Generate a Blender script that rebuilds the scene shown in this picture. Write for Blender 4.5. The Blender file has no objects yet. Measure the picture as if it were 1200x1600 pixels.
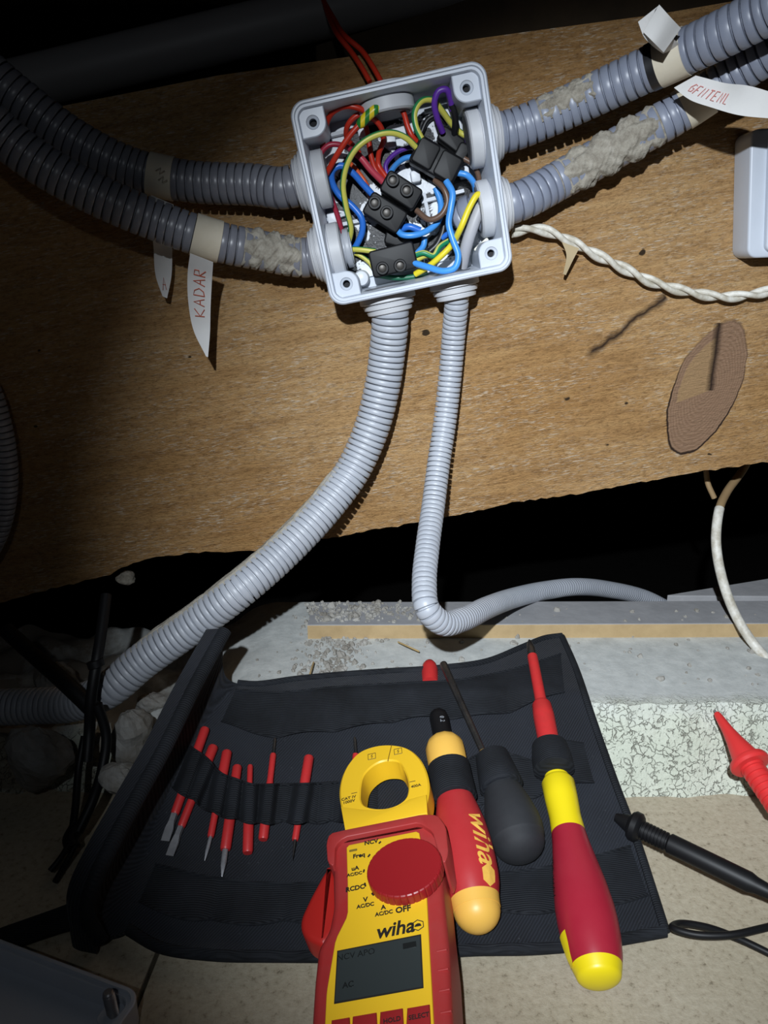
import bpy, math, random
import numpy as np
from mathutils import Vector, Matrix
random.seed(7); rng = np.random.default_rng(7)
S = bpy.context.scene
COL = S.collection

# ------------------------------------------------------------------ camera
CAM = np.array([0.0, 0.0, 0.33]); PITCH = math.radians(18.0); FPX = 1155.0
cd = bpy.data.cameras.new('camera'); cam = bpy.data.objects.new('camera', cd); COL.objects.link(cam)
cam.location = CAM; cam.rotation_euler = (math.radians(90) - PITCH, 0, 0)
cd.sensor_fit = 'VERTICAL'; cd.sensor_height = 32.0; cd.lens = FPX / 1600 * 32.0
cd.clip_start = 0.005; cd.clip_end = 20
S.camera = cam
# ------------------------------------------------------------------ world, lamp, exposure
w = bpy.data.worlds.new('world'); S.world = w; w.use_nodes = True
bg = w.node_tree.nodes['Background']; bg.inputs[0].default_value = (0.55, 0.7, 1.0, 1); bg.inputs[1].default_value = 0.003
ld = bpy.data.lights.new('headlamp', 'SPOT'); lamp = bpy.data.objects.new('headlamp', ld); COL.objects.link(lamp)
LPOS = Vector((-0.05, -0.14, 0.50)); LAIM = Vector((0.170, 0.50, 0.135))
lamp.location = LPOS; lamp.rotation_euler = (LAIM - LPOS).to_track_quat('-Z', 'Y').to_euler()
ld.energy = 33.0; ld.color = (0.86, 0.93, 1.0); ld.shadow_soft_size = 0.007
ld.spot_size = math.radians(63); ld.spot_blend = 1.0
pd = bpy.data.lights.new('headlamp_spill', 'POINT'); spill = bpy.data.objects.new('headlamp_spill', pd); COL.objects.link(spill)   # the lamp's wide spill
spill.location = LPOS; pd.energy = 0.42; pd.color = ld.color; pd.shadow_soft_size = 0.007
S.view_settings.view_transform = 'Standard'; S.view_settings.look = 'None'
S.view_settings.exposure = 0.0; S.view_settings.gamma = 1.0; S.view_settings.use_curve_mapping = False

# ------------------------------------------------------------------ rays of the view
_F = np.array([0, math.cos(PITCH), -math.sin(PITCH)]); _U = np.array([0, math.sin(PITCH), math.cos(PITCH)])
def ray(x, y):
    v = _F - _U * ((y - 800) / FPX); v = v.copy(); v[0] += (x - 600) / FPX
    return v
def atY(x, y, Y):
    r = ray(x, y); return CAM + r * (Y / r[1])
def atZ(x, y, Z):
    r = ray(x, y); return CAM + r * ((Z - CAM[2]) / r[2])
def depth(p): return float((np.asarray(p) - CAM) @ _F)
PY = [-.2, .20, .288, .33, .38, .431, .47, .56, .8]; PZ = [.0015, .0015, .003, .014, .035, .0592, .0625, .063, .063]
def prof(Y): return float(np.interp(Y, PY, PZ))
def onroll(x, y, h=0.0):
    r = ray(x, y); lo, hi = 0.1, 0.75
    for _ in range(40):
        m = (lo + hi) / 2; p = CAM + r * (m / r[1])
        if p[2] > prof(m) + h: lo = m
        else: hi = m
    return CAM + r * (lo / r[1])

# ------------------------------------------------------------------ materials
MT = {}
def mat(name, col, rough=.5, metal=0., bump=None, var=None, spec=.5, coat=0., emit=None):
    """var=(scale, colour2, contrast); bump=(scale, strength, distance)"""
    if name in MT: return MT[name]
    m = bpy.data.materials.new(name); m.use_nodes = True; nt = m.node_tree; b = nt.nodes['Principled BSDF']
    b.inputs['Base Color'].default_value = (*col, 1); b.inputs['Roughness'].default_value = rough
    b.inputs['Metallic'].default_value = metal; b.inputs['Specular IOR Level'].default_value = spec
    b.inputs['Coat Weight'].default_value = coat
    tc = nt.nodes.new('ShaderNodeTexCoord')
    if var:
        n = nt.nodes.new('ShaderNodeTexNoise'); n.inputs['Scale'].default_value = var[0]; n.inputs['Detail'].default_value = 6
        n.inputs['Roughness'].default_value = .65
        r = nt.nodes.new('ShaderNodeValToRGB'); c = var[2] if len(var) > 2 else .15
        r.color_ramp.elements[0].position = .5 - c; r.color_ramp.elements[1].position = .5 + c
        r.color_ramp.elements[0].color = (*col, 1); r.color_ramp.elements[1].color = (*var[1], 1)
        nt.links.new(tc.outputs['Object'], n.inputs['Vector']); nt.links.new(n.outputs['Fac'], r.inputs['Fac'])
        nt.links.new(r.outputs['Color'], b.inputs['Base Color'])
    if bump:
        n2 = nt.nodes.new('ShaderNodeTexNoise'); n2.inputs['Scale'].default_value = bump[0]; n2.inputs['Detail'].default_value = 8
        bp = nt.nodes.new('ShaderNodeBump'); bp.inputs['Strength'].default_value = bump[1]; bp.inputs['Distance'].default_value = bump[2]
        nt.links.new(tc.outputs['Object'], n2.inputs['Vector']); nt.links.new(n2.outputs['Fac'], bp.inputs['Height'])
        nt.links.new(bp.outputs['Normal'], b.inputs['Normal'])
    MT[name] = m; return m

def N(nt, t, **kw):
    n = nt.nodes.new(t)
    for k, v in kw.items():
        if k.startswith('i_'): n.inputs[int(k[2:])].default_value = v
        else: setattr(n, k, v)
    return n
def ramp(nt, fac, stops):
    r = nt.nodes.new('ShaderNodeValToRGB'); e = r.color_ramp.elements
    while len(e) < len(stops): e.new(.5)
    for i, (p, c) in enumerate(stops): e[i].position = p; e[i].color = (*c, 1) if len(c) == 3 else c
    nt.links.new(fac, r.inputs['Fac']); return r.outputs['Color']
def mix(nt, fac, a, b, mode='MIX'):
    m = nt.nodes.new('ShaderNodeMix'); m.data_type = 'RGBA'; m.blend_type = mode
    for sock, v in ((m.inputs[0], fac), (m.inputs[6], a), (m.inputs[7], b)):
        if hasattr(v, 'is_linked'): nt.links.new(v, sock)
        elif isinstance(v, (int, float)): sock.default_value = v
        else: sock.default_value = (*v, 1)
    return m.outputs[2]
def math_(nt, op, a, b=None, clamp=False):
    m = nt.nodes.new('ShaderNodeMath'); m.operation = op; m.use_clamp = clamp
    for i, v in enumerate((a, b)):
        if v is None: continue
        if hasattr(v, 'is_linked'): nt.links.new(v, m.inputs[i])
        else: m.inputs[i].default_value = v
    return m.outputs[0]
def newmat(name, rough=.6):
    m = bpy.data.materials.new(name); m.use_nodes = True; nt = m.node_tree
    b = nt.nodes['Principled BSDF']; b.inputs['Roughness'].default_value = rough
    tc = nt.nodes.new('ShaderNodeTexCoord'); return m, nt, b, tc.outputs['Object']
def noise(nt, vec, scale, detail=6, rough=.6, dist=0):
    n = nt.nodes.new('ShaderNodeTexNoise'); n.inputs['Scale'].default_value = scale; n.inputs['Detail'].default_value = detail
    n.inputs['Roughness'].default_value = rough; n.inputs['Distortion'].default_value = dist
    nt.links.new(vec, n.inputs['Vector']); return n.outputs['Fac']
def mapping(nt, vec, scale=(1, 1, 1), rot=(0, 0, 0), loc=(0, 0, 0), kind='POINT'):
    m = nt.nodes.new('ShaderNodeMapping'); m.vector_type = kind
    m.inputs['Scale'].default_value = scale; m.inputs['Rotation'].default_value = rot; m.inputs['Location'].default_value = loc
    nt.links.new(vec, m.inputs['Vector']); return m.outputs['Vector']
def bump(nt, b, h, strength, dist, prev=None):
    bp = nt.nodes.new('ShaderNodeBump'); bp.inputs['Strength'].default_value = strength; bp.inputs['Distance'].default_value = dist
    nt.links.new(h, bp.inputs['Height'])
    if prev is not None: nt.links.new(prev, bp.inputs['Normal'])
    nt.links.new(bp.outputs['Normal'], b.inputs['Normal']); return bp.outputs['Normal']

BEAM_Y = 0.53; BEAM_ANG = math.radians(9.5)
KNOT = atY(1103, 608, BEAM_Y)
def wood_material():
    m, nt, b, oc = newmat('sawn_wood', .8)
    v = mapping(nt, oc, rot=(0, BEAM_ANG, 0))                 # grain along local x
    vg = mapping(nt, v, scale=(3.0, 1, 40))
    g1 = noise(nt, vg, 5, 6, .6, .6)
    g2 = noise(nt, mapping(nt, v, scale=(9, 1, 70)), 9, 5, .7, .3)
    big = noise(nt, v, 6, 3, .5)
    c = ramp(nt, g1, [(.25, (.42, .24, .10)), (.5, (.58, .35, .155)), (.75, (.68, .44, .21))])
    c2 = ramp(nt, big, [(.35, (.80, .72, .60)), (.7, (1.0, 1.0, 1.0))])
    c = mix(nt, 1.0, c, c2, 'MULTIPLY')
    # pale raised fibres left by the saw
    f = noise(nt, mapping(nt, v, scale=(26, 1, 210)), 6, 4, .6, .5)
    msk = noise(nt, mapping(nt, v, scale=(5, 1, 13)), 3.5, 3, .6)
    fm = math_(nt, 'MULTIPLY', ramp(nt, f, [(.53, (0, 0, 0)), (.63, (1, 1, 1))]), ramp(nt, msk, [(.38, (0, 0, 0)), (.58, (1, 1, 1))]))
    c = mix(nt, math_(nt, 'MULTIPLY', fm, .8), c, (.72, .60, .46))
    dk = ramp(nt, g2, [(.30, (1, 1, 1)), (.40, (0, 0, 0))])
    c = mix(nt, math_(nt, 'MULTIPLY', dk, .35), c, (.20, .10, .035))
    rg_ = noise(nt, mapping(nt, v, scale=(.55, 1, 1.5)), 380, 6, .75)
    c = mix(nt, 1.0, c, ramp(nt, rg_, [(.32, (.58, .55, .52)), (.5, (1, 1, 1)), (.7, (1.12, 1.12, 1.12))]), 'MULTIPLY')
    # dark specks
    sp = noise(nt, mapping(nt, v, scale=(60, 1, 90)), 1, 2, .5)
    c = mix(nt, ramp(nt, sp, [(.765, (0, 0, 0)), (.79, (1, 1, 1))]), c, (.05, .03, .015))
    # knot: an ellipse with growth rings and a dark outline
    kv = mapping(nt, oc, loc=tuple(-KNOT), scale=(1, 1, 1))
    kr = mapping(nt, kv, rot=(0, math.radians(-17), 0))
    sx = nt.nodes.new('ShaderNodeSeparateXYZ'); nt.links.new(kr, sx.inputs[0])
    kx = math_(nt, 'DIVIDE', sx.outputs[0], .0235); kz = math_(nt, 'DIVIDE', sx.outputs[2], .049)
    rr = math_(nt, 'SQRT', math_(nt, 'ADD', math_(nt, 'MULTIPLY', kx, kx), math_(nt, 'MULTIPLY', kz, kz)))
    rrn = math_(nt, 'ADD', rr, math_(nt, 'MULTIPLY', math_(nt, 'SUBTRACT', noise(nt, kr, 26, 4), .5), .30))
    inside = ramp(nt, rrn, [(.97, (1, 1, 1)), (1.0, (0, 0, 0))])
    rings = math_(nt, 'SINE', math_(nt, 'MULTIPLY', rrn, 95.0))
    kc = ramp(nt, math_(nt, 'MULTIPLY_ADD' if False else 'MULTIPLY', math_(nt, 'ADD', rings, 1.0), .5), [(0, (.31, .185, .11)), (1, (.37, .225, .14))])
    skv = nt.nodes.new('ShaderNodeSeparateXYZ'); nt.links.new(kv, skv.inputs[0])
    wedge = math_(nt, 'MULTIPLY', math_(nt, 'MULTIPLY', math_(nt, 'LESS_THAN', skv.outputs[0], .0030), math_(nt, 'GREATER_THAN', math_(nt, 'SUBTRACT', skv.outputs[2], math_(nt, 'MULTIPLY', skv.outputs[0], .4)), -.002)), math_(nt, 'LESS_THAN', rrn, .80))
    kc = mix(nt, math_(nt, 'MULTIPLY', wedge, .8), kc, (.46, .29, .14))
    c = mix(nt, inside, c, kc)
    edge = ramp(nt, math_(nt, 'ABSOLUTE', math_(nt, 'SUBTRACT', rrn, .985)), [(.008, (1, 1, 1)), (.028, (0, 0, 0))])
    lower = ramp(nt, math_(nt, 'ADD', math_(nt, 'MULTIPLY', kz, -.5), .5), [(.25, (.25, .25, .25)), (.6, (1, 1, 1))])
    ed = math_(nt, 'MULTIPLY', edge, lower)
    c = mix(nt, ed, c, (.035, .018, .012))
    # split down the middle of the knot
    wb = math_(nt, 'MULTIPLY', math_(nt, 'SUBTRACT', noise(nt, kv, 60, 3), .5), .004)
    s1 = ramp(nt, math_(nt, 'ABSOLUTE', math_(nt, 'SUBTRACT', math_(nt, 'ADD', skv.outputs[0], wb), .0032)), [(.0002, (1, 1, 1)), (.00045, (0, 0, 0))])
    up = math_(nt, 'MULTIPLY', math_(nt, 'GREATER_THAN', skv.outputs[2], -.001), math_(nt, 'LESS_THAN', skv.outputs[2], .046))
    cr = math_(nt, 'MULTIPLY', s1, up)
    c = mix(nt, cr, c, (.03, .015, .01))
    # long hairline crack going down-left from the twisted cable
    A = atY(1042, 462, BEAM_Y); Bp = atY(915, 560, BEAM_Y); d = Bp - A; L = float(np.linalg.norm(d)); ang = math.atan2(d[2], d[0])
    cv = mapping(nt, mapping(nt, oc, loc=tuple(-A)), rot=(0, ang, 0))
    s2 = nt.nodes.new('ShaderNodeSeparateXYZ'); nt.links.new(cv, s2.inputs[0])
    wob = math_(nt, 'MULTIPLY', math_(nt, 'SUBTRACT', noise(nt, cv, 60, 2, .5), .5), .010)
    cm = ramp(nt, math_(nt, 'ABSOLUTE', math_(nt, 'ADD', s2.outputs[2], wob)), [(.0001, (1, 1, 1)), (.00035, (0, 0, 0))])
    cl = ramp(nt, math_(nt, 'DIVIDE', s2.outputs[0], L), [(0, (0, 0, 0)), (.02, (1, 1, 1)), (.9, (1, 1, 1)), (1, (0, 0, 0))])
    cc = math_(nt, 'MULTIPLY', cm, cl)
    c = mix(nt, cc, c, (.03, .015, .01))
    nt.links.new(c, b.inputs['Base Color']); b.inputs['Specular IOR Level'].default_value = .25
    hh = math_(nt, 'ADD', math_(nt, 'MULTIPLY', f, .6), math_(nt, 'MULTIPLY', rg_, 1.1))
    hh = math_(nt, 'SUBTRACT', hh, math_(nt, 'MULTIPLY', math_(nt, 'ADD', math_(nt, 'MULTIPLY', cc, .2), math_(nt, 'MULTIPLY', math_(nt, 'ADD', cr, ed), .5)), 1.0))
    bump(nt, b, hh, 1.0, .0024)
    return m
WOOD = wood_material()

def fabric_material():
    m, nt, b, oc = newmat('black_twill', .85)
    v = mapping(nt, oc, rot=(0, 0, math.radians(38)))
    wv = nt.nodes.new('ShaderNodeTexWave'); wv.inputs['Scale'].default_value = 230; wv.inputs['Distortion'].default_value = 1.2; wv.inputs['Detail'].default_value = 1
    nt.links.new(v, wv.inputs['Vector'])
    n = noise(nt, oc, 14, 4); n2 = noise(nt, oc, 900, 2)
    c = ramp(nt, n, [(.35, (.006, .0068, .009)), (.75, (.016, .0185, .025))])
    c = mix(nt, math_(nt, 'MULTIPLY', ramp(nt, n2, [(.68, (0, 0, 0)), (.78, (1, 1, 1))]), .35), c, (.16, .17, .19))
    c = mix(nt, math_(nt, 'MULTIPLY', wv.outputs['Fac'], .5), c, (.030, .034, .045))
    nt.links.new(c, b.inputs['Base Color']); b.inputs['Specular IOR Level'].default_value = .3
    b.inputs['Sheen Weight'].default_value = .05
    bump(nt, b, wv.outputs['Fac'], .7, .0006)
    return m
TWILL = fabric_material()
def elastic_material():
    m, nt, b, oc = newmat('black_elastic', .8)
    wv = nt.nodes.new('ShaderNodeTexWave'); wv.bands_direction = 'Y'; wv.inputs['Scale'].default_value = 260; wv.inputs['Distortion'].default_value = .4
    nt.links.new(oc, wv.inputs['Vector'])
    c = ramp(nt, noise(nt, oc, 40, 4), [(.3, (.005, .006, .008)), (.8, (.015, .0175, .023))])
    nt.links.new(c, b.inputs['Base Color']); b.inputs['Specular IOR Level'].default_value = .3
    bump(nt, b, wv.outputs['Fac'], .6, .0005); return m
ELAS = elastic_material()
def board_material():
    m, nt, b, oc = newmat('sandy_board', .9)
    n = noise(nt, oc, 260, 6, .7); n2 = noise(nt, oc, 12, 3); n3 = noise(nt, oc, 700, 3, .6)
    c = ramp(nt, n, [(.30, (.20, .165, .11)), (.42, (.43, .37, .27)), (.6, (.50, .44, .33))])
    c = mix(nt, 1.0, c, ramp(nt, n2, [(.3, (.86, .85, .82)), (.7, (1, 1, 1))]), 'MULTIPLY')
    c = mix(nt, ramp(nt, n3, [(.70, (0, 0, 0)), (.76, (1, 1, 1))]), c, (.10, .075, .05))
    nt.links.new(c, b.inputs['Base Color']); bump(nt, b, n, .5, .0012); return m
BOARD = board_material()
def concrete_material():
    m, nt, b, oc = newmat('pale_concrete', .92)
    sep = nt.nodes.new('ShaderNodeSeparateXYZ'); nt.links.new(oc, sep.inputs[0])
    n = noise(nt, oc, 70, 8, .7); n2 = noise(nt, oc, 9, 4)
    dv = nt.nodes.new('ShaderNodeVectorMath'); dv.operation = 'ADD'
    nn = nt.nodes.new('ShaderNodeTexNoise'); nn.inputs['Scale'].default_value = 120; nn.inputs['Detail'].default_value = 3
    nt.links.new(oc, nn.inputs['Vector'])
    sc = nt.nodes.new('ShaderNodeVectorMath'); sc.operation = 'SCALE'; sc.inputs['Scale'].default_value = .012
    nt.links.new(nn.outputs['Color'], sc.inputs[0]); nt.links.new(oc, dv.inputs[0]); nt.links.new(sc.outputs[0], dv.inputs[1])
    vo = nt.nodes.new('ShaderNodeTexVoronoi'); vo.feature = 'DISTANCE_TO_EDGE'; vo.inputs['Scale'].default_value = 210
    nt.links.new(dv.outputs[0], vo.inputs['Vector'])
    face = ramp(nt, math_(nt, 'ADD', math_(nt, 'SUBTRACT', sep.outputs[1], .38), math_(nt, 'MULTIPLY', math_(nt, 'SUBTRACT', noise(nt, oc, 60, 5), .5), .02)), [(.046, (1, 1, 1)), (.062, (0, 0, 0))])   # rough broken face below the edge
    gap = ramp(nt, noise(nt, oc, 150, 5, .8), [(.46, (0, 0, 0)), (.56, (1, 1, 1))])
    ck = math_(nt, 'MULTIPLY', math_(nt, 'MULTIPLY', ramp(nt, vo.outputs['Distance'], [(.015, (1, 1, 1)), (.08, (0, 0, 0))]), gap), face)
    c = ramp(nt, n, [(.3, (.42, .44, .43)), (.65, (.60, .62, .60))])
    c = mix(nt, face, c, mix(nt, noise(nt, oc, 30, 3), (.50, .54, .43), (.72, .74, .64)))
    c = mix(nt, math_(nt, 'MULTIPLY', ck, .55), c, (.24, .23, .18))
    pits = ramp(nt, noise(nt, oc, 330, 3), [(.70, (0, 0, 0)), (.76, (1, 1, 1))])
    c = mix(nt, math_(nt, 'MULTIPLY', pits, .5), c, (.18, .17, .14))
    # brown dirt on the left
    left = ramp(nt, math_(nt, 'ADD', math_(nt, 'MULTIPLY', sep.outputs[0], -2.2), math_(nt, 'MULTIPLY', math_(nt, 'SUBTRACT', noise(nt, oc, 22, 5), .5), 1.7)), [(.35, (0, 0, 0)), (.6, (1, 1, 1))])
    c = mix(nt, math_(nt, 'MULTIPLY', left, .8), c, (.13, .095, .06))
    nt.links.new(c, b.inputs['Base Color'])
    hh = math_(nt, 'SUBTRACT', math_(nt, 'MULTIPLY', n, math_(nt, 'ADD', math_(nt, 'MULTIPLY', face, 1.2), .35)), math_(nt, 'MULTIPLY', ck, .8))
    bump(nt, b, hh, .9, .0022); return m
CONC = concrete_material()
def mortar_material():
    m, nt, b, oc = newmat('dried_mortar', .95)
    n = noise(nt, oc, 160, 8, .75); c = ramp(nt, n, [(.3, (.22, .19, .15)), (.55, (.42, .385, .32)), (.75, (.52, .48, .42))])
    nt.links.new(c, b.inputs['Base Color']); bump(nt, b, n, 1.0, .002); return m
MORTAR = mortar_material()
def plate_material():
    m, nt, b, oc = newmat('stained_plate', .45)
    n = noise(nt, oc, 42, 5, .6, .6)
    c = ramp(nt, n, [(.50, (.82, .85, .90)), (.515, (.012, .012, .014))])
    nt.links.new(c, b.inputs['Base Color']); bump(nt, b, noise(nt, oc, 500, 3), .5, .0006); return m
PLATE = plate_material()
def stripe_wire(name, a, bcol, frac=.55):
    m, nt, b, oc = newmat(name, .38)
    at = nt.nodes.new('ShaderNodeAttribute'); at.attribute_name = 'around'
    c = ramp(nt, at.outputs['Fac'], [(0, a), (frac - .01, a), (frac + .01, bcol)])
    nt.links.new(c, b.inputs['Base Color']); return m
YG = stripe_wire('yellow_green_insulation', (.62, .58, .10), (.02, .20, .07), .21)
YG2 = stripe_wire('green_yellow_insulation', (.01, .22, .10), (.60, .60, .14), .2)
CONDUIT = mat('grey_conduit', (.37, .395, .445), .42, var=(60, (.45, .47, .51), .3))
CONDUIT_B = mat('blue_grey_conduit', (.20, .22, .29), .38, var=(60, (.26, .285, .35), .3))
CONDUIT_D = mat('dark_grey_conduit', (.17, .175, .205), .34, var=(60, (.23, .235, .27), .3))
BOXP = mat('grey_box_plastic', (.50, .54, .61), .38, var=(25, (.56, .60, .67), .3))
GROM = mat('pale_grommet_rubber', (.50, .51, .54), .5, var=(30, (.58, .59, .61), .3))
HOLE = mat('hole_shade', (.012, .012, .014), .8)
BLACKP = mat('black_plastic', (.006, .006, .007), .5, spec=.3)
BLACKR = mat('black_rubber', (.012, .013, .016), .75, var=(35, (.022, .024, .028), .2), bump=(300, .15, .0004))
STEEL = mat('steel', (.42, .42, .44), .38, .55, var=(120, (.28, .28, .30), .2))
DSTEEL = mat('dark_steel', (.085, .085, .09), .35, .9, var=(150, (.16, .15, .14), .2))
W_RED = mat('red_insulation', (.52, .030, .012), .38); W_MAR = mat('maroon_insulation', (.36, .022, .050), .38)
W_BLUE = mat('blue_insulation', (.028, .17, .66), .35); W_LBLUE = mat('light_blue_insulation', (.06, .30, .78), .35)
W_BRN = mat('brown_insulation', (.13, .075, .050), .4); W_PUR = mat('purple_insulation', (.10, .025, .30), .4)
W_YEL = mat('yellow_insulation', (.80, .66, .03), .38); W_BLK = mat('black_insulation', (.010, .010, .012), .4)
W_GRY = mat('grey_sheath', (.42, .42, .45), .5); W_WHT = mat('white_sheath', (.72, .70, .64), .55, var=(140, (.42, .38, .30), .16))
W_ORG = mat('orange_insulation', (.70, .10, .02), .38); W_PNK = mat('pink_insulation', (.50, .05, .08), .38)
TAPE = mat('masking_tape', (.62, .55, .42), .7, var=(40, (.70, .64, .52), .2), bump=(300, .3, .0005))
TAPEW = mat('paper_tape', (.64, .63, .62), .7, var=(30, (.70, .69, .67), .2), bump=(120, .3, .0008))
INK = mat('red_pencil', (.45, .09, .045), .8); INK2 = mat('pink_pencil', (.62, .22, .20), .8); INKD = mat('dark_pencil', (.12, .10, .08), .8)
M_RED = mat('red_meter_rubber', (.40, .020, .020), .5, var=(28, (.36, .045, .042), .2))
M_YEL = mat('yellow_meter_plastic', (.88, .53, .02), .45); M_BLK = mat('black_print', (.015, .012, .01), .6)
M_DIAL = mat('dark_red_dial', (.30, .010, .014), .4); LCD = mat('lcd_glass', (.035, .042, .042), .25); LCDI = mat('lcd_segments', (.010, .012, .012), .4)
M_BTN = mat('red_button', (.36, .018, .02), .5); OLIVE = mat('olive_print', (.22, .15, .02), .6)
H_RED = mat('red_handle', (.42, .022, .026), .38, var=(50, (.46, .035, .038), .3)); H_RED2 = mat('crimson_handle', (.33, .012, .030), .35, var=(45, (.37, .022, .04), .3))
H_YEL = mat('amber_handle', (.82, .47, .085), .42); H_YEL2 = mat('bright_yellow_handle', (.84, .66, .01), .38)
B_RED = mat('red_shaft', (.58, .028, .030), .42, var=(200, (.50, .03, .03), .2))
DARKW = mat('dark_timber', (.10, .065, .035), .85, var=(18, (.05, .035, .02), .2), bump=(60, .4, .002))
DARKG = mat('unlit_void', (.006, .0055, .005), .9, spec=.03, bump=(40, .4, .003))  # darkness of the void put into the colour, so far surfaces stay black
PIPE = mat('grey_pipe_plastic', (.30, .29, .29), .5, var=(8, (.24, .23, .23), .3))
PLANK = mat('grey_plank', (.36, .36, .37), .75, var=(40, (.28, .28, .29), .2), bump=(160, .3, .001))
PLANKE = mat('bare_plank_edge', (.50, .36, .19), .75, var=(60, (.40, .28, .14), .2))
STRAWM = mat('straw_stalk', (.40, .28, .12), .8)

# ------------------------------------------------------------------ mesh building
ORG = {}
def link(name, V, Fc, m, parent=None, smooth=True, attr=None, auto=40):
    V = np.asarray(V, float)
    me = bpy.data.meshes.new(name); o = bpy.data.objects.new(name, me); COL.objects.link(o)
    if parent is not None:
        org = ORG[parent.name]
    else:
        org = np.array([(V[:, 0].min() + V[:, 0].max()) / 2, (V[:, 1].min() + V[:, 1].max()) / 2, V[:, 2].min()])
        if m in (WOOD, CONC, BOARD): org = np.zeros(3)
    me.from_pydata([tuple(v) for v in V - org], [], [tuple(f) for f in Fc]); 
    if isinstance(m, (list, tuple)):
        for q in m: me.materials.append(q)
    else: me.materials.append(m)
    if attr is not None:
        a = me.attributes.new('around', 'FLOAT', 'POINT'); a.data.foreach_set('value', np.asarray(attr, float))
    me.validate(); me.update()
    bm = __import__('bmesh').new(); bm.from_mesh(me)
    __import__('bmesh').ops.recalc_face_normals(bm, faces=bm.faces); bm.to_mesh(me); bm.free()
    if smooth:
        me.polygons.foreach_set('use_smooth', [True] * len(me.polygons))
        try: me.set_sharp_from_angle(angle=math.radians(auto))
        except Exception: pass
    if parent is not None: o.parent = parent; ORG[o.name] = org
    else: o.location = org; ORG[o.name] = org
    return o
def thing(name, label, cat, base, group=None):
    o = bpy.data.objects.new(name, None); COL.objects.link(o); o.location = tuple(base); o.empty_display_size = .01
    o['label'] = label; o['category'] = cat
    if group: o['group'] = group
    ORG[o.name] = np.array(base, float); return o
def tag(o, label, cat, group=None):
    o['label'] = label; o['category'] = cat
    if group: o['group'] = group
    return o
def struct(o): o['kind'] = 'structure'; return o
class MB:
    def __init__(s): s.v = []; s.f = []; s.a = []
    def add(s, V, Fc, A=None):
        k = len(s.v); s.v += [tuple(p) for p in V]; s.f += [tuple(i + k for i in f) for f in Fc]
        s.a += list(A) if A is not None else [0] * len(V)
    def build(s, name, m, parent=None, smooth=True, auto=40): return link(name, s.v, s.f, m, parent, smooth, s.a, auto)

def spline(P, n=14):
    P = np.asarray(P, float); Q = np.vstack([2 * P[0] - P[1], P, 2 * P[-1] - P[-2]]); out = []
    for i in range(1, len(Q) - 2):
        p0, p1, p2, p3 = Q[i - 1], Q[i], Q[i + 1], Q[i + 2]
        def tj(a, b): return max(np.linalg.norm(b - a), 1e-9) ** .5
        t0 = 0; t1 = t0 + tj(p0, p1); t2 = t1 + tj(p1, p2); t3 = t2 + tj(p2, p3)
        for t in np.linspace(t1, t2, n, endpoint=False):
            A1 = (t1 - t) / (t1 - t0) * p0 + (t - t0) / (t1 - t0) * p1; A2 = (t2 - t) / (t2 - t1) * p1 + (t - t1) / (t2 - t1) * p2
            A3 = (t3 - t) / (t3 - t2) * p2 + (t - t2) / (t3 - t2) * p3
            B1 = (t2 - t) / (t2 - t0) * A1 + (t - t0) / (t2 - t0) * A2; B2 = (t3 - t) / (t3 - t1) * A2 + (t - t1) / (t3 - t1) * A3
            out.append((t2 - t) / (t2 - t1) * B1 + (t - t1) / (t2 - t1) * B2)
    out.append(P[-1]); return np.array(out)
def arclen(C): return np.concatenate([[0], np.cumsum(np.linalg.norm(np.diff(C, axis=0), axis=1))])
def along(C, s):
    L = arclen(C); return np.array([np.interp(s, L, C[:, k]) for k in range(3)]).T
def frames(C):
    T = np.gradient(C, axis=0); T /= np.linalg.norm(T, axis=1)[:, None] + 1e-12
    u = np.cross(T[0], [0.13, -1, .31]); u /= np.linalg.norm(u); Us = [u]
    for i in range(1, len(C)):
        u = Us[-1] - T[i] * (Us[-1] @ T[i]); u /= np.linalg.norm(u) + 1e-12; Us.append(u)
    Us = np.array(Us); return T, Us, np.cross(T, Us)
def sweep(C, R, seg=12, cap=True, flat=1.0, rot=0., twist=0.):
    C = np.asarray(C, float); R = np.broadcast_to(np.asarray(R, float), (len(C),))
    T, A, B = frames(C); V = []; F = []; at = []
    L = arclen(C)
    for i in range(len(C)):
        for j in range(seg):
            th = 2 * math.pi * j / seg + rot
            V.append(C[i] + R[i] * (math.cos(th) * A[i] + math.sin(th) * B[i] * flat))
            q_ = abs((j / seg - .90 + twist * L[i] + .5) % 1.0 - .5); at.append(q_)
    for i in range(len(C) - 1):
        for j in range(seg):
            a = i * seg + j; b = i * seg + (j + 1) % seg; F.append((a, b, b + seg, a + seg))
    if cap:
        F.append(tuple(range(seg))[::-1]); k = (len(C) - 1) * seg; F.append(tuple(range(k, k + seg)))
    return V, F, at
def tube(name, P, R, m, parent=None, seg=12, n=10, flat=1., step=None, twist=0.):
    C = spline(P, n); V, F, a = sweep(C, R, seg, flat=flat, twist=twist); return link(name, V, F, m, parent, True, a, 60)
def corrugated(P, R, pitch, s0=None, s1=None, groove=.19):
    C = spline(P, 24); L = arclen(C)[-1]; s0 = s0 or 0.; s1 = L if s1 is None else s1
    ss = []; rr = []; s = s0
    while s < s1:
        for ph, g in ((0, 1), (.15, 1), (.18, .12), (.30, 0), (.84, 0), (.96, .12)):
            ss.append(s + ph * pitch); rr.append(R * (1 - groove * g))
        s += pitch
    ss = np.minimum(np.array(ss), s1 + 1e-9)
    return along(C, ss), np.array(rr)
def conduit(P, R, pitch, m, parent, seg=26, groove=.19):
    C, rr = corrugated(P, R, pitch, groove=groove)
    V, F, a = sweep(C, rr, seg); return link('corrugated_tube', V, F, m, parent, True, a, 50)
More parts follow.
